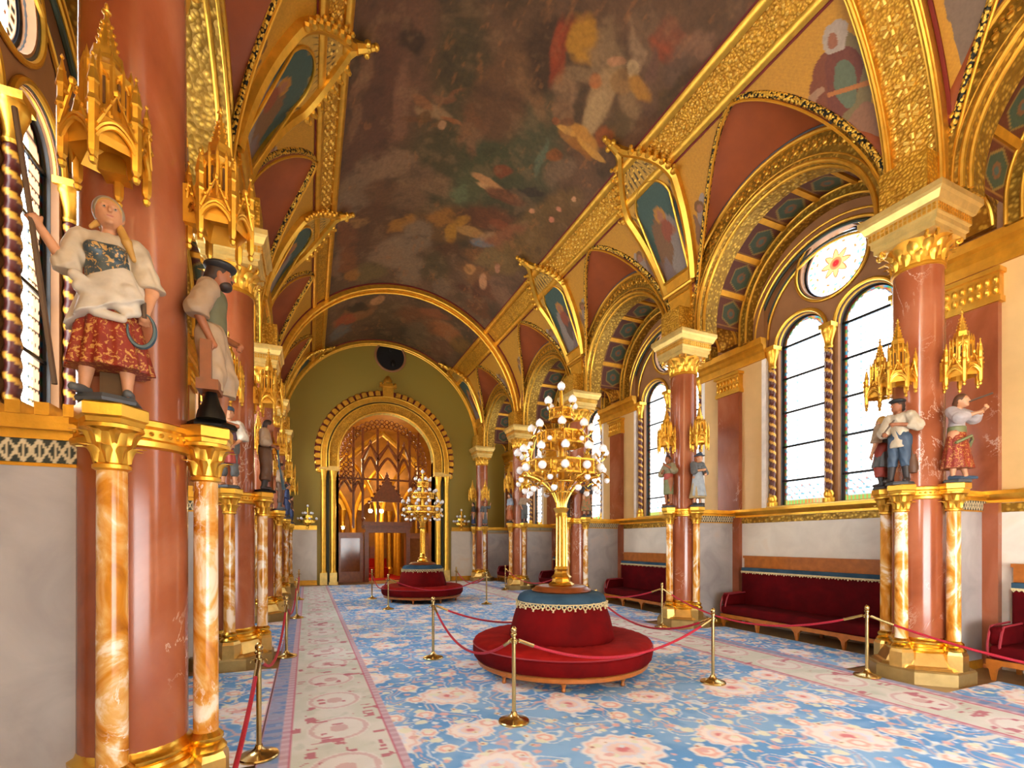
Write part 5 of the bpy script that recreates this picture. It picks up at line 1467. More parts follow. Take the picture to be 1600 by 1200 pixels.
# ================================================================== benches against the outer walls
def make_bench(L):
    root = empty('wall_bench')
    h = L/2                        # local: wall at +Y, length along X
    mb = MB(); mb.box(-h, h, -0.02, 0.05, 0.20, 0.27); mb.box(-h, h, 0.05, 0.72, 0.22, 0.27); mb.box(-h, h, 0.68, 0.76, 1.22, 1.42); mb.box(-h-0.02, h+0.02, 0.66, 0.78, 1.42, 1.47); mb.box(-h, h, 0.70, 0.76, 0.2, 1.24)
    mb.build('wooden_frame', M['oak'], root, False)
    n = 5
    for i in range(n):
        x = -h+0.06+(2*h-0.12)*i/(n-1)
        mb = MB(); mb.loft([[(x-0.09, -0.02, 0.20), (x+0.09, -0.02, 0.20), (x+0.09, 0.05, 0.20), (x-0.09, 0.05, 0.20)], [(x-0.035, -0.02, 0.14), (x+0.035, -0.02, 0.14), (x+0.035, 0.04, 0.14), (x-0.035, 0.04, 0.14)], [(x-0.018, 0.0, 0.0), (x+0.018, 0.0, 0.0), (x+0.018, 0.03, 0.0), (x-0.018, 0.03, 0.0)]], closed_cols=True)
        mb.build('leg', M['oak'], root, True, 30)
        if i % 2 == 0: mb = MB(); mb.box(x-0.025, x+0.025, 0.66, 0.71, 0.0, 0.22); mb.build('leg', M['oak'], root, False)
    def soft(name, x0, x1, y0, y1, z0, z1, r, mat):
        me = bpy.data.meshes.new(name); b = MB().box(x0, x1, y0, y1, z0, z1); o = b.build(name, mat, root, True, 0)
        md = o.modifiers.new('soft', 'BEVEL'); md.width = r; md.segments = 4; return o
    soft('seat_cushion', -h+0.02, h-0.02, -0.03, 0.62, 0.27, 0.45, 0.05, M['velvet_dark'])
    soft('backrest', -h+0.02, h-0.02, 0.56, 0.70, 0.43, 1.14, 0.04, M['velvet_dark'])
    mb = MB(); mb.box(-h+0.02, h-0.02, 0.57, 0.70, 1.13, 1.22); mb.build('blue_band', M['velvet_blue'], root, False)
    mb = MB(); j = int(2*h/0.055)
    for i in range(j):
        x = -h+0.05+i*(2*h-0.1)/(j-1); mb.tube([(x-0.02, 0.55, 1.13), (x, 0.545, 1.105+0.01*math.sin(i*2)), (x+0.02, 0.55, 1.13)], 0.010, 4)
    mb.box(-h+0.02, h-0.02, 0.552, 0.57, 1.125, 1.15); mb.build('braid_fringe', M['braid'], root)
    for sx_ in (-1, 1):
        b = soft('armrest', *sorted((sx_*(h-0.14), sx_*(h+0.0))), 0.02, 0.60, 0.43, 0.68, 0.05, M['velvet_dark'])
        mb = MB(); mb.tube([(sx_*(h-0.13), 0.0, 0.30), (sx_*(h-0.13), -0.02, 0.45), (sx_*(h-0.13), 0.03, 0.60), (sx_*(h-0.13), 0.08, 0.68), (sx_*(h-0.13), 0.55, 0.70)], 0.014, 6)
        mb.tube([(sx_*(h-0.01), 0.0, 0.30), (sx_*(h-0.01), -0.02, 0.45), (sx_*(h-0.01), 0.03, 0.60), (sx_*(h-0.01), 0.08, 0.68), (sx_*(h-0.01), 0.55, 0.70)], 0.014, 6); mb.build('arm_piping', M['velvet_trim'], root)
    return root
bench = None
BL = {(1, -1): 'red velvet wall bench at the right frame edge, only its arm in view', (1, 0): 'long wine-red velvet bench with oak rail under the largest window', (1, 1): 'red velvet wall bench behind the nearer candelabrum, between second and third right columns',
      (1, 2): 'red velvet wall bench between the third and fourth right columns', (1, 3): 'farthest red velvet wall bench on the right, before the last column', (-1, 0): 'red velvet wall bench glimpsed behind the nearest left column'}
for (side, k), lab in BL.items():
    if bench is None: bench = make_bench(3.36); o = bench
    else: o = copy_tree(bench)
    o.location = (XC+side*(OW-0.80), yk(k)+SP/2+0.0, 0); o.rotation_euler = (0, 0, -PI/2 if side > 0 else PI/2)
    tag(o, lab, 'bench', 'red velvet benches along the outer walls')

# ================================================================== rope barriers
def make_post():
    root = empty('barrier_post')
    mb = MB(); mb.lathe([(0.15, 0.0), (0.152, 0.012), (0.145, 0.022), (0.10, 0.035), (0.06, 0.05), (0.035, 0.075), (0.026, 0.10)], 28, caps=True); mb.build('base', M['brass'], root)
    mb = MB(); mb.lathe([(0.02, 0.08), (0.02, 0.84)], 16); mb.build('pole', M['brass'], root)
    mb = MB(); mb.lathe([(0.02, 0.83), (0.03, 0.84), (0.03, 0.855), (0.022, 0.865), (0.03, 0.885), (0.028, 0.905), (0.012, 0.925), (0.0, 0.93)], 16, caps=False); mb.build('finial', M['brass'], root)
    mb = MB(); mb.lathe([(0.021, 0.76), (0.03, 0.765), (0.03, 0.80), (0.021, 0.805)], 14, caps=False)
    for a in (0, PI/2, PI, 3*PI/2): mb.tube([(0.028*math.cos(a), 0.028*math.sin(a), 0.785), (0.05*math.cos(a), 0.05*math.sin(a), 0.79), (0.06*math.cos(a), 0.06*math.sin(a), 0.775), (0.055*math.cos(a), 0.055*math.sin(a), 0.765)], 0.006, 5)
    mb.build('hook', M['brass'], root)
    return root
PZ = 0.014
POSTS = {
 'a0': (1.84, 4.22, 'brass rope post directly in front of the nearer round sofa, lowest in view'), 'a1': (4.62, 4.42, 'brass rope post right of the nearer round sofa'), 'a2': (1.74, 7.03, 'brass rope post to the left behind the nearer round sofa'), 'a3': (4.64, 7.05, 'brass rope post hidden behind the back of the nearer round sofa'),
 'b0': (1.94, 12.65, 'brass rope post left of the farther round sofa, nearer of two'), 'b1': (4.65, 12.6, 'brass rope post right of the farther round sofa'), 'b2': (1.84, 15.2, 'brass rope post behind the farther round sofa, nearest the gate'), 'b3': (4.6, 15.4, 'brass rope post behind the farther round sofa on its right'),
 'r0': (6.68, 3.84, 'brass rope post beside the nearest right column'), 'r1': (6.68, 7.72, 'brass rope post beside the second right column'), 'r2': (6.68, 12.0, 'brass rope post beside the third right column'), 'r3': (6.68, 16.1, 'brass rope post beside the fourth right column'), 'rn': (6.75, -0.4, None), 'ln': (-0.36, 0.5, None),
 'l0': (-0.36, 4.35, 'brass rope post at the lower left, nearest the left columns'), 'l1': (-0.29, 8.0, 'brass rope post on the left beside the second left column'), 'l2': (-0.22, 12.0, 'brass rope post on the left beside the middle left column'), 'l3': (-0.23, 15.84, 'farthest brass rope post along the left columns')}
post = None
for key, (x, y, lab) in POSTS.items():
    if lab is None: continue
    o = make_post() if post is None else copy_tree(post)
    if post is None: post = o
    o.location = (x, y, PZ); tag(o, lab, 'barrier post', 'brass rope posts')
M['rope'] = flat('crimson_rope', (176,22,48), 0.6, 0, 0.2, 60, 0.3)
def make_rope(a, b, sag, label):
    A, B = Vector((*POSTS[a][:2], PZ+0.785)), Vector((*POSTS[b][:2], PZ+0.785))
    d = (B-A); d.z = 0; L = d.length; d.normalize(); A = A+d*0.05; B = B-d*0.05
    mid = (A+B)/2; root = thing('barrier_rope', label, 'rope', (mid.x, mid.y, 0), 0, 'crimson barrier ropes')
    pts = []
    for i in range(33):
        t = i/32; p = A.lerp(B, t); p.z -= sag*(1-(2*t-1)**2); pts.append(p-Vector((mid.x, mid.y, 0)))
    MB().tube(pts[1:-1], 0.015, 8).build('cord', M['rope'], root)
    MB().tube(pts[:3], 0.017, 8).build('end_cap', M['brass'], root); MB().tube(pts[-3:], 0.017, 8).build('end_cap', M['brass'], root)
make_rope('a0', 'a1', 0.30, 'crimson rope sagging across the front of the nearer round sofa')
make_rope('a2', 'a0', 0.36, 'crimson rope along the left side of the nearer round sofa')
make_rope('a1', 'a3', 0.30, 'crimson rope along the right side of the nearer round sofa')
make_rope('a2', 'a3', 0.34, 'crimson rope passing behind the nearer round sofa')
make_rope('b0', 'b1', 0.34, 'crimson rope across the front of the farther round sofa')
make_rope('b0', 'b2', 0.34, 'crimson rope left of the farther round sofa, before the gate')
make_rope('b1', 'b3', 0.30, 'crimson rope right of the farther round sofa')
make_rope('r0', 'r1', 0.38, 'crimson rope before the long bench under the largest window')
make_rope('r1', 'r2', 0.36, 'crimson rope between the second and third right columns')
make_rope('r2', 'r3', 0.36, 'crimson rope between the third and fourth right columns')
make_rope('rn', 'r0', 0.30, 'crimson rope crossing the base of the nearest right column')
make_rope('ln', 'l0', 0.30, 'crimson rope leaving the lower left edge below the nearest left post')
make_rope('l0', 'l1', 0.36, 'crimson rope at the lower left from the nearest left post')
make_rope('l1', 'l2', 0.36, 'crimson rope on the left beside the second left column')
make_rope('l2', 'l3', 0.36, 'farthest crimson rope along the left columns')

# red furniture, carpet and lamps seen through the gate
o = MB().box(GX-1.8, GX+1.8, YB+1.3, YF-0.8, 0.0, 0.03).build('hall_runner', M['velvet_light'], None, False); tag(o, 'red carpet on the floor of the gilded hall beyond the gate', 'carpet')
def far_sofa(x, y, w_, lab):
    root = thing('far_sofa', lab, 'sofa', (x, y, 0))
    MB().box(-w_, w_, -0.4, 0.4, 0.03, 0.5).build('seat', M['velvet_light'], root, False); MB().box(-w_, w_, 0.25, 0.4, 0.5, 0.95).build('backrest', M['velvet_light'], root, False)
far_sofa(GX-1.45, YB+2.6, 0.6, 'red velvet seat behind the left glazed leaf of the gate'); far_sofa(GX-0.1, YB+3.4, 0.6, 'red velvet seat seen through the open middle of the gate')
mL, nt, bs = newmat('lit_lamp'); bs.inputs['Emission Color'].default_value = (1, 0.8, 0.45, 1); bs.inputs['Emission Strength'].default_value = 25; M['lit'] = mL
for i, (x, z, lab) in enumerate([(GX-0.55, 3.22, 'lit round ceiling lamp above the gate portal, left one'), (GX-0.05, 3.22, 'lit round ceiling lamp above the gate portal, right one'), (GX-1.75, 2.42, 'small lit lamp above the left leaf of the gate')]):
    r_ = thing('lamp', lab, 'lamp', (x, YB+1.15+0.35, z), 0, 'lit lamps in the gate')
    MB().ball((0, 0, 0), 0.09 if i < 2 else 0.06, 12, 8).build('bulb', M['lit'], r_); MB().lathe([(0.1, 0.08), (0.03, 0.12), (0.02, 0.3)], 10).build('lamp_mount', M['gold'], r_)
    l = bpy.data.lights.new('lamp_light', 'POINT'); l.energy = 30 if i < 2 else 10; l.color = (1, 0.72, 0.35); l.shadow_soft_size = 0.12; q = bpy.data.objects.new('lamp_light', l); COL.objects.link(q); q.location = (x, YB+1.7, z)
for x, y, z in ((GX-1.2, YB+3.2, 5.6), (GX+1.2, YB+4.4, 5.6)):
    l = bpy.data.lights.new('hall_light', 'POINT'); l.energy = 110; l.color = (1, 0.74, 0.38); l.shadow_soft_size = 0.4; q = bpy.data.objects.new('hall_light', l); COL.objects.link(q); q.location = (x, y, z)

# ================================================================== carved figures (implicit surfaces turned into meshes)
class Field:
    """signed distance field sampled on a grid; smooth unions of tapered capsules and ellipsoids"""
    def __init__(s, lo, hi, res):
        s.lo = np.array(lo, float); s.res = res
        s.n = np.ceil((np.array(hi)-s.lo)/res).astype(int)+1
        s.d = np.full(s.n, 0.5, np.float32)
    def region(s, lo, hi):
        a = np.clip(np.floor((np.array(lo)-s.lo)/s.res).astype(int), 0, s.n-1); b = np.clip(np.ceil((np.array(hi)-s.lo)/s.res).astype(int)+1, 1, s.n)
        sl = tuple(slice(x, y) for x, y in zip(a, b))
        g = np.meshgrid(*[s.lo[i]+s.res*np.arange(a[i], b[i]) for i in range(3)], indexing='ij')
        return sl, g
    def _un(s, sl, d, k):
        cur = s.d[sl]
        if k > 0:
            h = np.clip(0.5+0.5*(cur-d)/k, 0, 1); s.d[sl] = cur*(1-h)+d*h-k*h*(1-h)
        else: s.d[sl] = np.minimum(cur, d)
    def cap(s, a, b, ra, rb, k=0.012, fy=1.0, pad=0.04):
        a = np.array(a, float); b = np.array(b, float); m = max(ra, rb)+pad
        sl, (X, Y, Z) = s.region(np.minimum(a, b)-m, np.maximum(a, b)+m)
        ab = b-a; L = float(ab@ab)+1e-9
        t = np.clip(((X-a[0])*ab[0]+(Y-a[1])*ab[1]+(Z-a[2])*ab[2])/L, 0, 1)
        dx = X-a[0]-t*ab[0]; dy = (Y-a[1]-t*ab[1])/fy; dz = Z-a[2]-t*ab[2]
        s._un(sl, np.sqrt(dx*dx+dy*dy+dz*dz)-(ra+(rb-ra)*t), k); return s
    def ell(s, c, r, k=0.012, pad=0.04, sub=False):
        c = np.array(c, float); r = np.array(r, float)
        sl, (X, Y, Z) = s.region(c-r-pad, c+r+pad)
        q = np.sqrt(((X-c[0])/r[0])**2+((Y-c[1])/r[1])**2+((Z-c[2])/r[2])**2)+1e-6
        d = (q-1)*min(r)
        if sub:
            cur = s.d[sl]; h = np.clip(0.5-0.5*(cur+d)/max(k, 1e-4), 0, 1); s.d[sl] = cur*(1-h)+(-d)*h+k*h*(1-h)
        else: s._un(sl, d, k)
        return s
    def func(s, lo, hi, fn, k=0.01):
        sl, g = s.region(lo, hi); s._un(sl, fn(*g).astype(np.float32), k); return s
    def cut(s, fn):      # keep where fn < 0
        sl, g = s.region(s.lo-1, s.lo+s.n*s.res+1); s.d[sl] = np.maximum(s.d[sl], fn(*g)); return s
    def mesh(s):
        d = s.d; ins = d < 0
        nx, ny, nz = d.shape
        c = np.zeros((nx-1, ny-1, nz-1), np.int8)
        for i in (0, 1):
            for j in (0, 1):
                for k in (0, 1): c += ins[i:nx-1+i, j:ny-1+j, k:nz-1+k]
        act = (c > 0) & (c < 8); idx = -np.ones(c.shape, int); A = np.argwhere(act); idx[act] = np.arange(len(A))
        pos = np.zeros((len(A), 3)); cnt = np.zeros(len(A))
        for ax in range(3):
            for u in (0, 1):
                for v in (0, 1):
                    o0 = [0, 0, 0]; oth = [q for q in range(3) if q != ax]; o0[oth[0]] = u; o0[oth[1]] = v
                    o1 = list(o0); o1[ax] = 1
                    d0 = d[A[:,0]+o0[0], A[:,1]+o0[1], A[:,2]+o0[2]]; d1 = d[A[:,0]+o1[0], A[:,1]+o1[1], A[:,2]+o1[2]]
                    cr_ = (d0 < 0) != (d1 < 0); t = np.where(cr_, d0/(d0-d1+1e-12), 0)
                    p = np.array(o0)[None, :]+np.eye(3)[ax][None, :]*t[:, None]
                    pos += p*cr_[:, None]; cnt += cr_
        V = s.lo+(A+pos/np.maximum(cnt, 1)[:, None])*s.res
        F = []
        for ax in range(3):
            o1 = [0,0,0]; o1[ax] = 1; b, c_ = [q for q in range(3) if q != ax]
            sl0 = [slice(1, n_-1) for n_ in d.shape]; sl1 = list(sl0); sl0[ax] = slice(0, d.shape[ax]-1); sl1[ax] = slice(1, d.shape[ax])
            i0 = ins[tuple(sl0)]; i1 = ins[tuple(sl1)]; E_ = np.argwhere(i0 != i1)
            if len(E_) == 0: continue
            flip = i0[E_[:,0], E_[:,1], E_[:,2]]
            E_[:, b] += 1; E_[:, c_] += 1
            def at(db, dc):
                q = E_.copy(); q[:, b] += db; q[:, c_] += dc; return idx[q[:,0], q[:,1], q[:,2]]
            Q = np.stack([at(-1,-1), at(0,-1), at(0,0), at(-1,0)], -1)
            if ax == 1: flip = ~flip
            Q = np.where(flip[:, None], Q, Q[:, ::-1])
            F.append(Q)
        F = np.concatenate(F); F = F[(F >= 0).all(1)]
        return V, F
    def build(s, name, mat, parent, smooth_iter=1):
        V, F = s.mesh()
        me = bpy.data.meshes.new(name)
        me.vertices.add(len(V)); me.vertices.foreach_set('co', V.reshape(-1).astype(np.float32))
        me.loops.add(F.size); me.loops.foreach_set('vertex_index', F.reshape(-1).astype(np.int32))
        me.polygons.add(len(F)); me.polygons.foreach_set('loop_start', (np.arange(len(F))*4).astype(np.int32)); me.polygons.foreach_set('loop_total', np.full(len(F), 4, np.int32))
        me.update(calc_edges=True); me.validate()
        o = link(name, me, mat, parent, True, 0)
        return o

def cloth(name, c, c2=None, rough=0.55, sc=26, amt=0.5):
    if name in M: return M[name]
    m, nt, bs = newmat(name); v = coord(nt)
    a = lin(c); col = ramp(nt, noise(nt, v, 9, 5), [(0.3, tuple(x*0.72 for x in a)), (0.65, a)])
    if c2:
        d = noise(nt, v, sc, 2, 1.2); col = mix(nt, ramp(nt, d, [(amt-0.03, (0,0,0)), (amt+0.03, (1.0,1.0,1.0))]), col, c2)
    nt.links.new(col, bs.inputs['Base Color']); bs.inputs['Roughness'].default_value = rough; M[name] = m; return m
SKIN = cloth('painted_skin', (206,146,104)); SKIN_D = cloth('painted_tan_skin', (160,96,58))

def V3(*a): return np.array(a, float)
def arm_chain(sh, el, ha): return sh, el, ha
def figure(label, loc, rz, spec, res=0.011, group='painted carved figures on the columns'):
    """spec: dict; local frame: figure faces -Y, feet at z=0, height about 1.1"""
    g = lambda k, d: spec.get(k, d)
    root = thing('statue', label, 'statue', loc, rz, group)
    sc = g('scale', 1.0); root.scale = (sc, sc, sc)
    skin = SKIN_D if g('tan', False) else SKIN
    lean = g('lean', 0.0)
    head = V3(*g('head', (lean, -0.015, 0.985))); turn = g('turn', 0.0)
    neck = V3(head[0]*0.8, 0.0, 0.885)
    shl, shr = V3(*g('shL', (0.115+lean*0.6, 0, 0.835))), V3(*g('shR', (-0.115+lean*0.6, 0, 0.835)))
    elL, haL = V3(*g('elL', (0.165, 0.01, 0.66))), V3(*g('haL', (0.14, -0.07, 0.52)))
    elR, haR = V3(*g('elR', (-0.165, 0.01, 0.66))), V3(*g('haR', (-0.14, -0.07, 0.52)))
    hipL, hipR = V3(0.055, 0, 0.56), V3(-0.055, 0, 0.56)
    knL, anL = V3(*g('knL', (0.065, -0.02, 0.31))), V3(*g('anL', (0.07, 0.01, 0.05)))
    knR, anR = V3(*g('knR', (-0.065, -0.02, 0.31))), V3(*g('anR', (-0.07, 0.01, 0.05)))
    lo, hi = (-0.44, -0.34, -0.01), (0.44, 0.30, 1.16)
    f = Field(lo, hi, res)
    # trunk, neck
    f.cap((0, 0, 0.56), (lean*0.4, 0, 0.66), 0.088, 0.076, 0.03, 0.8); f.cap((lean*0.4, 0, 0.66), (lean*0.7, 0, 0.80), 0.076, 0.090, 0.03, 0.72)
    f.cap(shl*0.8+neck*0.2-V3(0,0,0.01), shr*0.8+neck*0.2-V3(0,0,0.01), 0.045, 0.045, 0.03, 0.9)
    f.cap(neck-V3(0,0,0.05), head-V3(0,0,0.05)+V3(0,0.01,0), 0.034, 0.030, 0.015)
    # head
    ct, st_ = math.cos(turn), math.sin(turn)
    def H(x, y, z): return head+V3(x*ct-y*st_, x*st_+y*ct, z)
    f.ell(head, (0.060, 0.068, 0.078), 0.01); f.ell(H(0, -0.022, -0.038), (0.042, 0.042, 0.045), 0.015)
    f.cap(H(0, -0.066, 0.012), H(0, -0.079, -0.014), 0.007, 0.011, 0.006)
    f.ell(H(0, -0.056, -0.062), (0.018, 0.014, 0.014), 0.012)
    f.cap(H(-0.026, -0.056, 0.020), H(0.026, -0.056, 0.020), 0.008, 0.008, 0.008)
    for s_ in (-1, 1):
        f.ell(H(s_*0.023, -0.068, 0.006), (0.012, 0.010, 0.008), 0.006, sub=True)
        f.ell(H(s_*0.060, 0.0, -0.005), (0.008, 0.014, 0.020), 0.006)
    f.cap(H(-0.013, -0.064, -0.038), H(0.013, -0.064, -0.038), 0.006, 0.006, 0.004)
    # arms, hands
    for sh, el, ha, sd in ((shl, elL, haL, 1), (shr, elR, haR, -1)):
        f.cap(sh, el, 0.040, 0.030, 0.02); f.cap(el, ha, 0.030, 0.020, 0.012)
        d = ha-el; d = d/np.linalg.norm(d); pc = ha+d*0.022
        side_ = np.cross(d, V3(0, -1, 0.2)); side_ = side_/max(1e-6, np.linalg.norm(side_)); nrm = np.cross(d, side_)
        curl = g('curlL' if sd > 0 else 'curlR', 0.5)
        f.cap(ha, ha+d*0.034, 0.019, 0.023, 0.008)
        for q in range(4):
            b0 = ha+d*0.046+side_*(0.0125*(q-1.5)); ln = (0.023, 0.027, 0.026, 0.020)[q]
            m1 = b0+d*ln*math.cos(curl)+nrm*ln*math.sin(curl); m2 = m1+d*ln*0.8*math.cos(curl*2.1)+nrm*ln*0.8*math.sin(curl*2.1)
            f.cap(b0-d*0.01, m1, 0.0075, 0.007, 0.003, pad=0.02); f.cap(m1, m2, 0.007, 0.006, 0.002, pad=0.02)
        tb = ha+d*0.014-side_*0.018*sd; f.cap(tb, tb-side_*0.018*sd+d*0.018+nrm*0.012, 0.009, 0.007, 0.004, pad=0.02)
    # legs, feet
    for hp, kn, an, sd in ((hipL, knL, anL, 1), (hipR, knR, anR, -1)):
        f.cap(hp, kn, 0.066, 0.042, 0.02); f.cap(kn, kn*0.62+an*0.38+V3(0,0.012,0), 0.042, 0.041, 0.012); f.cap(kn*0.62+an*0.38+V3(0,0.012,0), an, 0.041, 0.022, 0.012)
        f.cap(an+V3(0, 0.015, -0.02), an+V3(sd*0.02, -0.085, -0.033), 0.024, 0.017, 0.012)
    f.build('body', skin, root)
    legs = ((hipL, knL, anL, 1), (hipR, knR, anR, -1)); fy = 0.84
    # footwear
    bt = g('boots', None)
    if bt:
        for hp, kn, an, sd in legs:
            q = Field((an[0]-0.14, -0.2, -0.01), (an[0]+0.14, 0.12, 0.36), res)
            q.cap(an+V3(0, 0.018, -0.020), an+V3(sd*0.02, -0.088, -0.030), 0.030, 0.022, 0.012)
            if bt[1] > 0.08: q.cap(an, an+(kn-an)*min(1, bt[1]/0.26), 0.032, 0.048, 0.012)
            q.cut(lambda X, Y, Z: 0.002-Z); q.build('boot' if bt[1] > 0.08 else 'shoe', bt[0], root)
    # trousers
    tr_ = g('trousers', None)
    if tr_:
        mat, hem, wid = tr_[:3]
        q = Field(lo, hi, res)
        q.cap((0, 0, 0.56), (0, 0, 0.66), 0.100, 0.086, 0.03, 0.85)
        for hp, kn, an, sd in legs:
            q.cap(hp, kn, 0.078+wid*0.4, 0.052+wid, 0.02)
            q.cap(kn, kn*0.5+an*0.5, 0.052+wid, 0.048+wid, 0.02); q.cap(kn*0.5+an*0.5, an, 0.048+wid, 0.034+wid, 0.02)
        q.d += ((np.sin(np.indices(q.d.shape)[0]*res*95+np.indices(q.d.shape)[2]*res*40)*0.0028)).astype(np.float32)
        q.cut(lambda X, Y, Z: np.maximum(hem-Z, Z-0.70)); q.build('trousers', mat, root)
    # skirt with folds
    sk = g('skirt', None)
    def skirt_fn(z0, z1, r0, r1, folds, ph, amp, cy=0.0, cx=0.0, fyy=0.8):
        def fn(X, Y, Z):
            t = np.clip((z1-Z)/(z1-z0), 0, 1); rr = r1+(r0-r1)*t**0.85
            x = X-cx*t-lean*0.4*(1-t); y = (Y-cy*t)/fyy; th = np.arctan2(y, x); r_ = np.hypot(x, y)
            w_ = np.sin(th*folds+ph)*0.5+np.sin(th*(folds*0.53)+ph*2+Z*6)*0.5
            return np.maximum((r_-rr*(1+amp*t*w_))*0.8, np.maximum(z0-Z, Z-z1))
        return fn
    if sk:
        mat, z0, r0 = sk[:3]; q = Field(lo, hi, res)
        q.func((-0.4, -0.33, z0-0.02), (0.4, 0.3, 0.70), skirt_fn(z0, 0.66, r0, 0.088, g('folds', 13), g('ph', 0.5), 0.12, cx=g('skx', 0.0)), 0.01)
        q.build('skirt', mat, root)
    ap = g('apron', None)
    if ap:
        mat, z0, r0, y_off = ap[:4]; q = Field(lo, hi, res)
        fn0 = skirt_fn(z0, 0.675, r0, 0.098, 9, 1.1, 0.13, cy=-0.02, cx=g('skx', 0.0))
        tilt = g('ap_tilt', 0.0)
        q.func((-0.4, -0.33, z0-0.12), (0.4, 0.3, 0.70), lambda X, Y, Z: np.maximum(fn0(X, Y, Z-tilt*X), Y-0.035), 0.01)
        for (a, b, r_) in g('ap_folds', []): q.cap(a, b, r_, r_*0.8, 0.02)
        q.build('apron', mat, root)
    # shirt / blouse with sleeves
    sh_ = g('shirt', None)
    if sh_:
        mat, slv, puff = sh_[:3]; hem = g('shirt_hem', 0.62); q = Field(lo, hi, res)
        q.cap((0, 0, min(0.58, hem+0.02)), (lean*0.4, 0, 0.66), 0.100+g('tunic', 0), 0.086, 0.03, 0.86); q.cap((lean*0.4, 0, 0.66), (lean*0.7, 0, 0.80), 0.086, 0.100, 0.03, 0.78)
        if g('female', False): 
            for s_ in (-1, 1): q.ell((s_*0.042+lean*0.6, -0.062, 0.765), (0.042, 0.036, 0.042), 0.02)
        q.cap(shl*0.82+neck*0.18-V3(0,0,0.01), shr*0.82+neck*0.18-V3(0,0,0.01), 0.054, 0.054, 0.03, 0.95)
        for sh, el, ha in ((shl, elL, haL), (shr, elR, haR)):
            q.cap(sh, el, 0.052+puff*0.5, 0.044+puff, 0.02)
            if slv > 1: q.cap(el, el+(ha-el)*(slv-1), 0.044+puff, 0.034+puff*0.7, 0.02)
        I = np.indices(q.d.shape)
        q.d += (np.sin(I[2]*res*60+I[0]*res*45+np.sin(I[0]*res*60+I[1]*res*40)*2.0)*0.0030).astype(np.float32)
        q.cut(lambda X, Y, Z: np.maximum(hem-Z, np.minimum(Z-0.872, 0.055-np.hypot(X-neck[0], Y)))); q.build('blouse' if g('female', False) else 'shirt', mat, root)
    vs = g('vest', None)
    if vs:
        mat, z0, z1 = vs[:3]; q = Field(lo, hi, res)
        q.cap((0, 0, 0.58), (lean*0.4, 0, 0.66), 0.104, 0.094, 0.03, 0.88); q.cap((lean*0.4, 0, 0.66), (lean*0.7, -0.003, 0.80), 0.095, 0.106, 0.03, 0.83)
        if g('female', False):
            for s_ in (-1, 1): q.ell((s_*0.044+lean*0.6, -0.070, 0.765), (0.046, 0.038, 0.044), 0.02)
        q.cut(lambda X, Y, Z: np.maximum(z0-Z, Z-z1)); q.build(g('vest_name', 'vest'), mat, root)
    cl = g('cloak', None)
    if cl:
        q = Field(lo, hi, res); q.cap((0, 0.05, 0.80), (0, 0.07, cl[1]), 0.10, 0.13, 0.03, 0.6); q.cap(shl+V3(0,0.02,0), shr+V3(0,0.02,0), 0.06, 0.06, 0.03)
        q.cut(lambda X, Y, Z: np.maximum(np.maximum(cl[1]-Z, Z-0.89), -0.02-Y)); q.build('cloak', cl[0], root)
    # hair and headgear
    hr = g('hair', (cloth('dark_hair', (52,34,24)), 0))
    q = Field(lo, hi, res); q.ell(H(0, 0.010, 0.014), (0.066, 0.070, 0.078), 0.01)
    if hr[1] > 0: q.cap(H(0.0, 0.05, -0.03), H(0.0, 0.06, -0.03-hr[1]), 0.045, 0.028, 0.02)
    for (a, b, ra, rb) in g('braids', []): q.cap(a, b, ra, rb, 0.01)
    face = H(0, -0.075, -0.012)
    q.cut(lambda X, Y, Z: 0.060-np.sqrt(((X-face[0])/1.0)**2+((Y-face[1])/1.0)**2+((Z-face[2])/1.25)**2)); q.build('hair', hr[0], root)
    if g('beard', None):
        q = Field(lo, hi, res); q.ell(H(0, -0.030, -0.058), (0.045, 0.045, 0.036), 0.01); q.cap(H(0.018, -0.07, -0.026), H(-0.018, -0.07, -0.026), 0.007, 0.007, 0.005)
        mz = H(0, -0.085, -0.035); q.cut(lambda X, Y, Z: 0.010-np.sqrt((X-mz[0])**2+(Y-mz[1])**2+(Z-mz[2])**2)); q.build('beard', g('beard', None), root)
    ht = g('hat', None)
    if ht:
        q = Field(lo, hi, res)
        kind = ht[1]
        if kind == 'beret': q.ell(H(0, -0.004, 0.060), (0.090, 0.096, 0.030), 0.01); q.ell(H(0, 0, 0.045), (0.070, 0.074, 0.03), 0.01)
        elif kind == 'cap': q.ell(H(0, 0.004, 0.058), (0.070, 0.074, 0.044), 0.01); q.ell(H(0, -0.055, 0.040), (0.045, 0.045, 0.008), 0.006)
        elif kind == 'brim': q.ell(H(0, 0, 0.050), (0.115, 0.115, 0.014), 0.008); q.ell(H(0, 0.0, 0.075), (0.062, 0.064, 0.046), 0.01)
        elif kind == 'scarf': q.ell(H(0, 0.014, 0.014), (0.070, 0.076, 0.084), 0.01); q.cap(H(0.0, 0.06, -0.02), H(0.02, 0.09, -0.13), 0.045, 0.03, 0.02); q.cut(lambda X, Y, Z: 0.070-np.sqrt((X-face[0])**2+(Y-face[1])**2+((Z-face[2])/1.3)**2))
        q.build({'beret': 'beret', 'cap': 'cap', 'brim': 'hat', 'scarf': 'headscarf'}[kind], ht[0], root)
    # eyes and lips
    for s_ in (-1, 1):
        mb = MB(); c = H(s_*0.023, -0.0615, 0.006); mb.ball(tuple(c), (0.0085, 0.007, 0.0048), 8, 6); e_ = mb.build('eye', M['eye_white'], root)
        if res < 0.008: c = H(s_*0.023, -0.0680, 0.006); MB().ball(tuple(c), (0.0042, 0.003, 0.0042), 6, 4).build('iris', M['eye_dark'], e_)
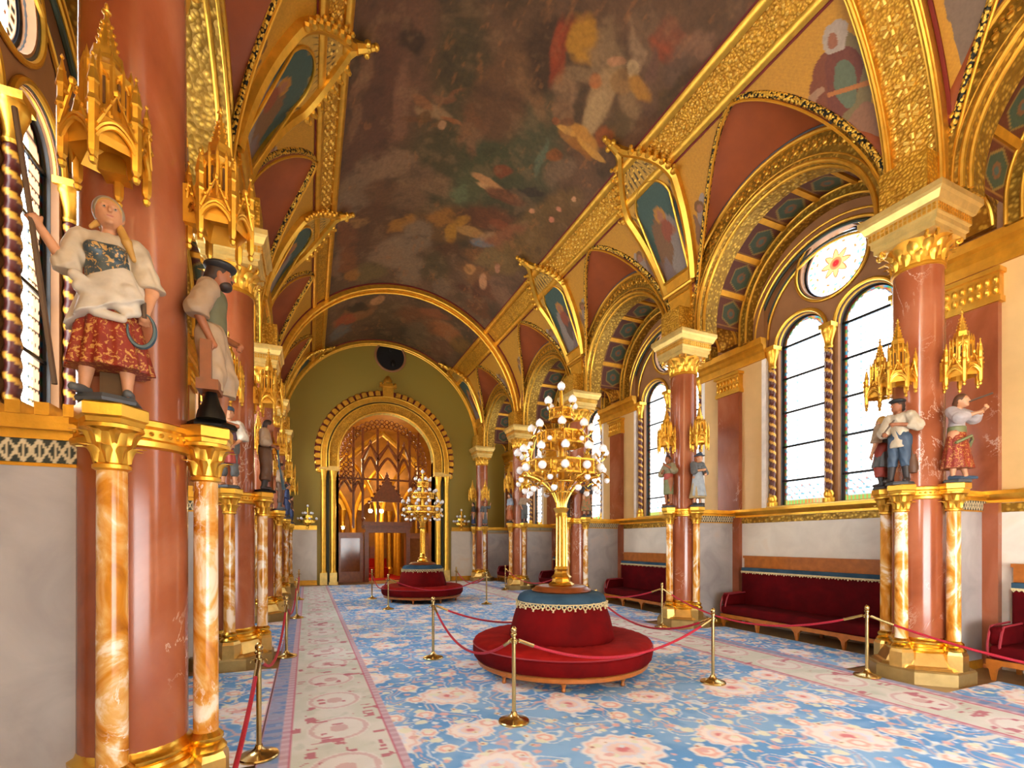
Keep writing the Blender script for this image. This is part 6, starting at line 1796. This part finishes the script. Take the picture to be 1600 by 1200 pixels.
    if res < 0.008:
        q = H(0, -0.0695, -0.038); MB().tube([tuple(H(x, -0.0685+abs(x)*0.2, -0.038+abs(x)*0.1)) for x in (-0.013, -0.006, 0, 0.006, 0.013)], 0.0035, 5).build('lips', M['lips'], root)
        MB().tube([tuple(H(x, -0.062, 0.026-abs(abs(x)-0.023)*0.3)) for x in (-0.036, -0.023, -0.012)], 0.0025, 5).build('eyebrow', hr[0], root)
        MB().tube([tuple(H(x, -0.062, 0.026-abs(abs(x)-0.023)*0.3)) for x in (0.012, 0.023, 0.036)], 0.0025, 5).build('eyebrow', hr[0], root)
    # rock base
    q = Field((-0.2, -0.2, -0.07), (0.2, 0.2, 0.03), max(res, 0.009))
    mb = MB(); mb.lathe([(0.145, -0.035), (0.15, -0.02), (0.135, 0.004)], 6, (0,0,0), PI/6); mb.build('base', g('base', M['slate']), root, False)
    if 'back' in spec:
        MB().box(-0.05, 0.05, 0.02, 0.16, 0.0, spec['back']).build('support', cloth('support_brown', (96,64,24)), root, False)
    for nm, fn, mt in g('props', []):
        mb = MB(); fn(mb); mb.build(nm, mt, root)
    return root
M['eye_white'] = flat('eye_white', (176,160,142), 0.3); M['eye_dark'] = flat('eye_dark', (40,28,20), 0.3); M['lips'] = flat('lips', (160,72,56), 0.5)
M['steel'] = flat('blue_grey_steel', (70,92,104), 0.35, 0.4); M['pole_wood'] = flat('brown_pole', (88,66,48), 0.5)

ivory = cloth('ivory_linen', (196,178,150)); white_c = cloth('white_linen', (206,194,174)); redgold = cloth('red_gold_brocade', (138,36,16), (188,136,66), 0.5, 40, 0.58)
bodice = cloth('blue_gold_bodice', (60,74,78), (190,148,84), 0.4, 40, 0.58); olive = cloth('olive_cloth', (98,96,66)); beige = cloth('beige_cloth', (166,138,108))
blackc = cloth('black_felt', (34,32,32)); brownc = cloth('brown_cloth', (96,62,36)); bluec = cloth('blue_cloth', (58,78,98)); darkb = cloth('dark_leather', (48,38,34))
redc = cloth('red_cloth', (158,60,44)); purple = cloth('plum_cloth', (88,62,82)); green = cloth('green_cloth', (118,120,76)); greyc = cloth('grey_cloth', (92,92,90)); navy = cloth('navy_cloth', (36,52,92))
blond = cloth('blond_hair', (196,148,70)); dark_h = cloth('dark_hair', (52,34,24)); brown_h = cloth('brown_hair', (96,60,34)); orangec = cloth('orange_cloth', (186,98,46)); greengold = cloth('green_gold_cloth', (110,112,60), (168,90,40), 0.5, 20, 0.5)

def P_tube(pts, r, n=6): return lambda mb: mb.tube(pts, r, n)
def sickle(c, r=0.075):
    cx_, cy_, cz_ = c
    def fn(mb):
        pts = [(cx_+r*0.8*math.cos(a), cy_-0.01, cz_+r*1.25*math.sin(a)) for a in [PI*0.5-2*PI*0.72*i/20-0.4 for i in range(21)]]
        mb.tube(pts, [0.004+0.009*math.sin(PI*(i/20)) for i in range(21)], 6)
    return fn

ZS = 2.525; HD = 0.405
def spot(side, k, which):
    """statue position and facing on column (side, k): which = 'hall', 'near' (-Y) or 'far' (+Y)"""
    x, y = XC+side*OC, yk(k)
    if which == 'hall': return (x-side*HD, y, ZS), (-PI/2 if side > 0 else PI/2)
    if which == 'near': return (x, y-HD, ZS), 0.0
    return (x, y+HD, ZS), PI
def put_fig(side, k, which, label, spec, res=0.011):
    loc, rz = spot(side, k, which); o = figure(label, loc, rz+spec.get('rz', 0), spec, res); return o

# --- nearest left column: harvest woman with staff and sickle, facing the camera
put_fig(-1, 0, 'near', 'large painted statue of a woman in white apron holding staff and sickle', dict(
    female=True, lean=-0.01, head=(0.0, -0.025, 0.985), turn=0.30, shL=(0.115, 0, 0.825), shR=(-0.120, 0, 0.835),
    elR=(-0.170, -0.035, 0.665), haR=(-0.262, -0.085, 0.815), curlR=1.2, elL=(0.185, 0.0, 0.62), haL=(0.165, -0.05, 0.475), curlL=1.2,
    knL=(0.075, -0.03, 0.29), anL=(0.075, 0.0, 0.05), knR=(-0.08, -0.04, 0.29), anR=(-0.10, -0.03, 0.05),
    shirt=(ivory, 1.08, 0.013), shirt_hem=0.63, vest=(bodice, 0.615, 0.800), vest_name='bodice', skirt=(redgold, 0.15, 0.185), folds=15,
    apron=(white_c, 0.44, 0.185, 0), ap_tilt=0.5, ap_folds=[((-0.12,-0.09,0.60), (0.10,-0.11,0.44), 0.030), ((-0.10,-0.10,0.54), (0.09,-0.12,0.50), 0.030), ((0.10,-0.10,0.56), (0.13,-0.09,0.46), 0.032), ((-0.03,-0.12,0.42), (0.08,-0.13,0.40), 0.026)],
    boots=(greyc, 0.0), hair=(blond, 0.06), braids=[((0.045,-0.02,0.93), (0.085,-0.06,0.84), 0.020, 0.022), ((0.085,-0.06,0.84), (0.115,-0.055,0.755), 0.022, 0.012), ((-0.05,-0.02,0.93), (-0.07,-0.045,0.89), 0.016, 0.010)],
    hat=(cloth('grey_white_scarf', (158,138,110)), 'scarf'), back=0.45, rz=0.06,
    props=[('staff', P_tube([(-0.345,-0.10,1.36), (-0.286,-0.103,0.86), (-0.19,-0.12,0.02)], 0.0125), M['pole_wood']), ('sickle', sickle((0.155,-0.09,0.37)), M['steel']), ('sickle_handle', P_tube([(0.16,-0.07,0.53), (0.165,-0.08,0.44)], 0.011), M['pole_wood'])]), 0.0058)
# --- nearest left column, hall side: man in beret and waistcoat with a shield stand, in profile
def anvil(mb):
    mb.box(-0.17, -0.03, -0.06, 0.06, 0.0, 0.10); mb.box(-0.15, -0.05, -0.045, 0.045, 0.10, 0.17); mb.box(-0.185, -0.015, -0.07, 0.07, 0.17, 0.26)
put_fig(-1, 0, 'hall', 'painted statue of a bearded man in black beret and olive waistcoat, second on the left', dict(
    head=(0.0, -0.045, 0.975), turn=0.1, tan=True, elR=(-0.185, 0.05, 0.66), haR=(-0.15, -0.02, 0.50), elL=(0.17, 0.02, 0.66), haL=(0.08, -0.13, 0.57), curlR=1.0, curlL=1.1,
    shirt=(beige, 1.25, 0.020), vest=(olive, 0.60, 0.86), trousers=(cloth('worn_beige_trousers', (170,142,110)), 0.20, 0.020), anL=(0.07, -0.05, 0.05), knL=(0.07, -0.07, 0.31),
    hair=(dark_h, 0.03), beard=dark_h, hat=(blackc, 'beret'), base=M['ironwork'],
    props=[('wooden_frame', lambda mb: (mb.box(-0.20, -0.165, -0.03, 0.03, 0.20, 0.48), mb.box(-0.10, -0.07, -0.05, 0.0, 0.20, 0.56), mb.box(-0.21, -0.04, -0.07, 0.05, 0.17, 0.235)), M['wood']),
           ('bell_block', lambda mb: mb.lathe([(0.085, 0.0), (0.075, 0.05), (0.05, 0.10), (0.03, 0.17)], 10, (-0.125, -0.02, 0)), M['ironwork'])]), 0.0062)
# --- second left column
put_fig(-1, 1, 'near', 'small painted statue in blue cap, plum waistcoat and red skirt, second left column', dict(
    female=True, turn=0.3, elR=(-0.16,-0.02,0.66), haR=(-0.06,-0.13,0.56), elL=(0.17,0,0.66), haL=(0.07,-0.14,0.54), shirt=(white_c, 1.2, 0.022), vest=(purple, 0.60, 0.84), skirt=(redc, 0.30, 0.135),
    trousers=(greyc, 0.13, 0.0), boots=(SKIN, 0.0), hair=(brown_h, 0), hat=(bluec, 'cap'),
    props=[('basket', lambda mb: mb.lathe([(0.05, 0.48), (0.085, 0.56), (0.09, 0.60)], 12, (0.0, -0.14, 0)), M['oak'])]), 0.010)
put_fig(-1, 1, 'hall', 'painted statue of a man leaning on a long blue-grey scythe blade, second left column', dict(
    head=(0.0, -0.05, 0.955), tan=True, elR=(-0.17, -0.02, 0.68), haR=(-0.03, -0.15, 0.64), elL=(0.17, -0.02, 0.68), haL=(0.03, -0.15, 0.66), shirt=(beige, 1.1, 0.034), trousers=(brownc, 0.14, 0.020), vest=(darkb, 0.58, 0.66),
    boots=(darkb, 0.14), hair=(dark_h, 0.02), base=M['ironwork'], props=[('scythe_blade', lambda mb: mb.loft([[(0, -0.15-0.02*t*4+0.0, 0.64-0.62*t), (0.012, -0.170-0.09*t*t, 0.64-0.62*t), (0, -0.188-0.09*t*t*1.1, 0.64-0.62*t), (-0.012, -0.170-0.09*t*t, 0.64-0.62*t)] for t in [i/10 for i in range(11)]], closed_cols=True), M['steel'])]), 0.010)
put_fig(-1, 2, 'hall', 'small statue of a figure in beige tunic on the middle left column', dict(head=(0, -0.03, 0.975), tan=True, shirt=(beige, 1.4, 0.03), shirt_hem=0.42, tunic=0.02, trousers=(brownc, 0.14, 0.01), boots=(greyc, 0.16), haR=(-0.05,-0.14,0.6), elR=(-0.16,0,0.66)), 0.014)
put_fig(-1, 3, 'hall', 'small distant statue in dark blue coat on the fourth left column', dict(shirt=(navy, 1.5, 0.02), shirt_hem=0.40, tunic=0.03, trousers=(navy, 0.1, 0.02), boots=(darkb, 0.15), hat=(bluec, 'brim')), 0.016)
put_fig(-1, 4, 'hall', 'small distant statue in brown coat on the last left column by the end wall', dict(shirt=(brownc, 1.5, 0.02), shirt_hem=0.45, trousers=(navy, 0.1, 0.01), boots=(darkb, 0.15)), 0.016)

# --- nearest right column
put_fig(1, 0, 'hall', 'painted statue of a man in cream shirt and blue trousers, nearest right column', dict(
    head=(-0.01, -0.03, 0.98), turn=-0.5, tan=True, elL=(0.19, 0.0, 0.70), haL=(0.02, -0.13, 0.73), elR=(-0.17, -0.03, 0.66), haR=(-0.10, -0.15, 0.62), curlR=1.0, curlL=1.0, shirt=(ivory, 1.25, 0.026), shirt_hem=0.44, tunic=0.018,
    trousers=(bluec, 0.20, 0.002), boots=(darkb, 0.20), hair=(dark_h, 0.01), hat=(blackc, 'beret'), anR=(-0.085, -0.04, 0.05),
    props=[('sack', lambda mb: (mb.lathe([(0.0, 0.10), (0.045, 0.11), (0.06, 0.16), (0.055, 0.24), (0.03, 0.32), (0.035, 0.34)], 12, (0.125, 0.03, 0), caps=False), mb.tube([(0.10, -0.02, 0.60), (0.115, 0.02, 0.45), (0.125, 0.03, 0.32)], 0.010, 6)), brownc), ('flute', P_tube([(-0.13, -0.15, 0.60), (0.02, -0.16, 0.78)], 0.011), M['pole_wood'])]), 0.0075)
put_fig(1, 0, 'far', 'painted statue of a fair-haired woman in grey skirt, beside the man in blue trousers', dict(
    female=True, head=(0, -0.03, 0.94), elL=(0.19, 0.0, 0.62), haL=(0.21, -0.04, 0.46), elR=(-0.17, -0.03, 0.64), haR=(-0.10, -0.12, 0.54), shirt=(beige, 1.1, 0.02), skirt=(greyc, 0.28, 0.165), vest=(greyc, 0.58, 0.70), trousers=(redc, 0.14, 0.02), boots=(darkb, 0.14), hair=(blond, 0.05), scale=0.97), 0.0095)
put_fig(1, 0, 'near', 'painted statue of a woman in red gold skirt playing a pipe, nearest right column', dict(
    female=True, head=(0, -0.05, 0.97), elL=(0.15, -0.10, 0.76), haL=(0.06, -0.24, 0.83), elR=(-0.15, -0.10, 0.74), haR=(-0.05, -0.22, 0.78), curlL=0.9, curlR=0.9, shirt=(cloth('grey_lilac_blouse', (176,164,160)), 1.3, 0.028), skirt=(redgold, 0.14, 0.185), folds=11, vest=(green, 0.58, 0.66),
    boots=(bluec, 0.0), hair=(brown_h, 0.05), anL=(0.07, -0.06, 0.05), props=[('pipe', P_tube([(0.0, -0.10, 0.94), (0.02, -0.33, 0.99)], 0.011), M['pole_wood']), ('green_ribbon', P_tube([(-0.16, -0.06, 0.44), (-0.02, -0.15, 0.52), (0.12, -0.10, 0.50), (0.19, -0.02, 0.36)], 0.018), green)]), 0.0080)
# --- second right column
put_fig(1, 1, 'hall', 'painted statue of a dark-haired figure in green skirt, hall side, second right column', dict(
    head=(0.02, -0.03, 0.97), turn=0.3, tan=True, elL=(0.20, -0.02, 0.72), haL=(0.08, -0.14, 0.84), elR=(-0.18, -0.03, 0.68), haR=(-0.02, -0.14, 0.72), shirt=(cloth('drab_shirt', (150,138,104)), 1.2, 0.024), vest=(redc, 0.55, 0.68), skirt=(green, 0.24, 0.115), folds=7, boots=(SKIN_D, 0.0), hair=(dark_h, 0)), 0.011)
put_fig(1, 1, 'near', 'painted statue of a woman in long yellow-grey skirt and blue hat, second right column', dict(
    female=True, head=(0, -0.05, 0.96), elL=(0.15, -0.06, 0.66), haL=(0.05, -0.17, 0.62), elR=(-0.15, -0.06, 0.68), haR=(-0.05, -0.17, 0.70), shirt=(greyc, 1.2, 0.02), skirt=(cloth('ochre_skirt', (176,150,100)), 0.14, 0.175), folds=10, apron=(cloth('blue_white_apron', (160,168,172)), 0.18, 0.165, 0), boots=(darkb, 0.05), hair=(orangec, 0.03), hat=(bluec, 'brim')), 0.011)
# --- further right columns
put_fig(1, 2, 'hall', 'small statue in brown coat behind the candelabrum, hall side of the middle right column', dict(shirt=(brownc, 1.5, 0.02), shirt_hem=0.42, trousers=(darkb, 0.1, 0.01), boots=(darkb, 0.15), tan=True), 0.014)
put_fig(1, 2, 'near', 'small statue in dark green dress with basket on the middle right column', dict(female=True, shirt=(darkb, 1.2, 0.02), skirt=(greengold, 0.14, 0.16), elR=(-0.17,-0.05,0.7), haR=(-0.05,-0.16,0.72), hat=(blackc, 'scarf'), boots=(darkb, 0)), 0.014)
put_fig(1, 3, 'hall', 'small statue in orange skirt and pale shawl on the fourth right column', dict(female=True, shirt=(cloth('pale_blue_cloth', (150,164,180)), 1.3, 0.02), skirt=(orangec, 0.10, 0.15), hat=(greyc, 'scarf'), boots=(darkb, 0)), 0.015)
put_fig(1, 3, 'near', 'small statue in grey-brown coat holding a stick on the fourth right column', dict(shirt=(beige, 1.3, 0.02), trousers=(greyc, 0.1, 0.01), haL=(0.1,-0.2,0.8), elL=(0.17,-0.08,0.7), hat=(darkb, 'brim'), boots=(darkb, 0.1)), 0.015)
put_fig(1, 4, 'hall', 'distant statue in dark coat and blue skirt on the last right column', dict(shirt=(darkb, 1.4, 0.02), skirt=(navy, 0.1, 0.12), hair=(dark_h, 0.02), vest=(orangec, 0.58, 0.64), boots=(darkb, 0)), 0.016)
put_fig(1, 4, 'near', 'distant statue in grey robe raising an arm on the last right column', dict(shirt=(greyc, 1.4, 0.02), skirt=(greyc, 0.1, 0.12), elL=(0.19,-0.05,0.82), haL=(0.22,-0.12,0.96), boots=(darkb, 0)), 0.016)

# canopies, one above every statue place
CAN = {}
names = {0: 'nearest', 1: 'second', 2: 'middle', 3: 'fourth', 4: 'last'}
for side in (-1, 1):
    for k in range(5):
        for which in ('near', 'hall', 'far'):
            if which == 'far' and (side < 0 or k > 0): continue
            loc, rz = spot(side, k, which)
            if which == 'near': wn_ = 'camera-facing side'
            elif which == 'hall': wn_ = 'hall side'
            else: wn_ = 'far side'
            z = ZS+1.155
            off = 0.05
            x = loc[0]-side*off if which == 'hall' else loc[0]; y = loc[1]+(-off if which == 'near' else off if which == 'far' else 0)
            place_canopy(x, y, z, rz, 'gilt gothic canopy with spire on the %s of the %s %s column' % (wn_, names[k], 'left' if side < 0 else 'right'))
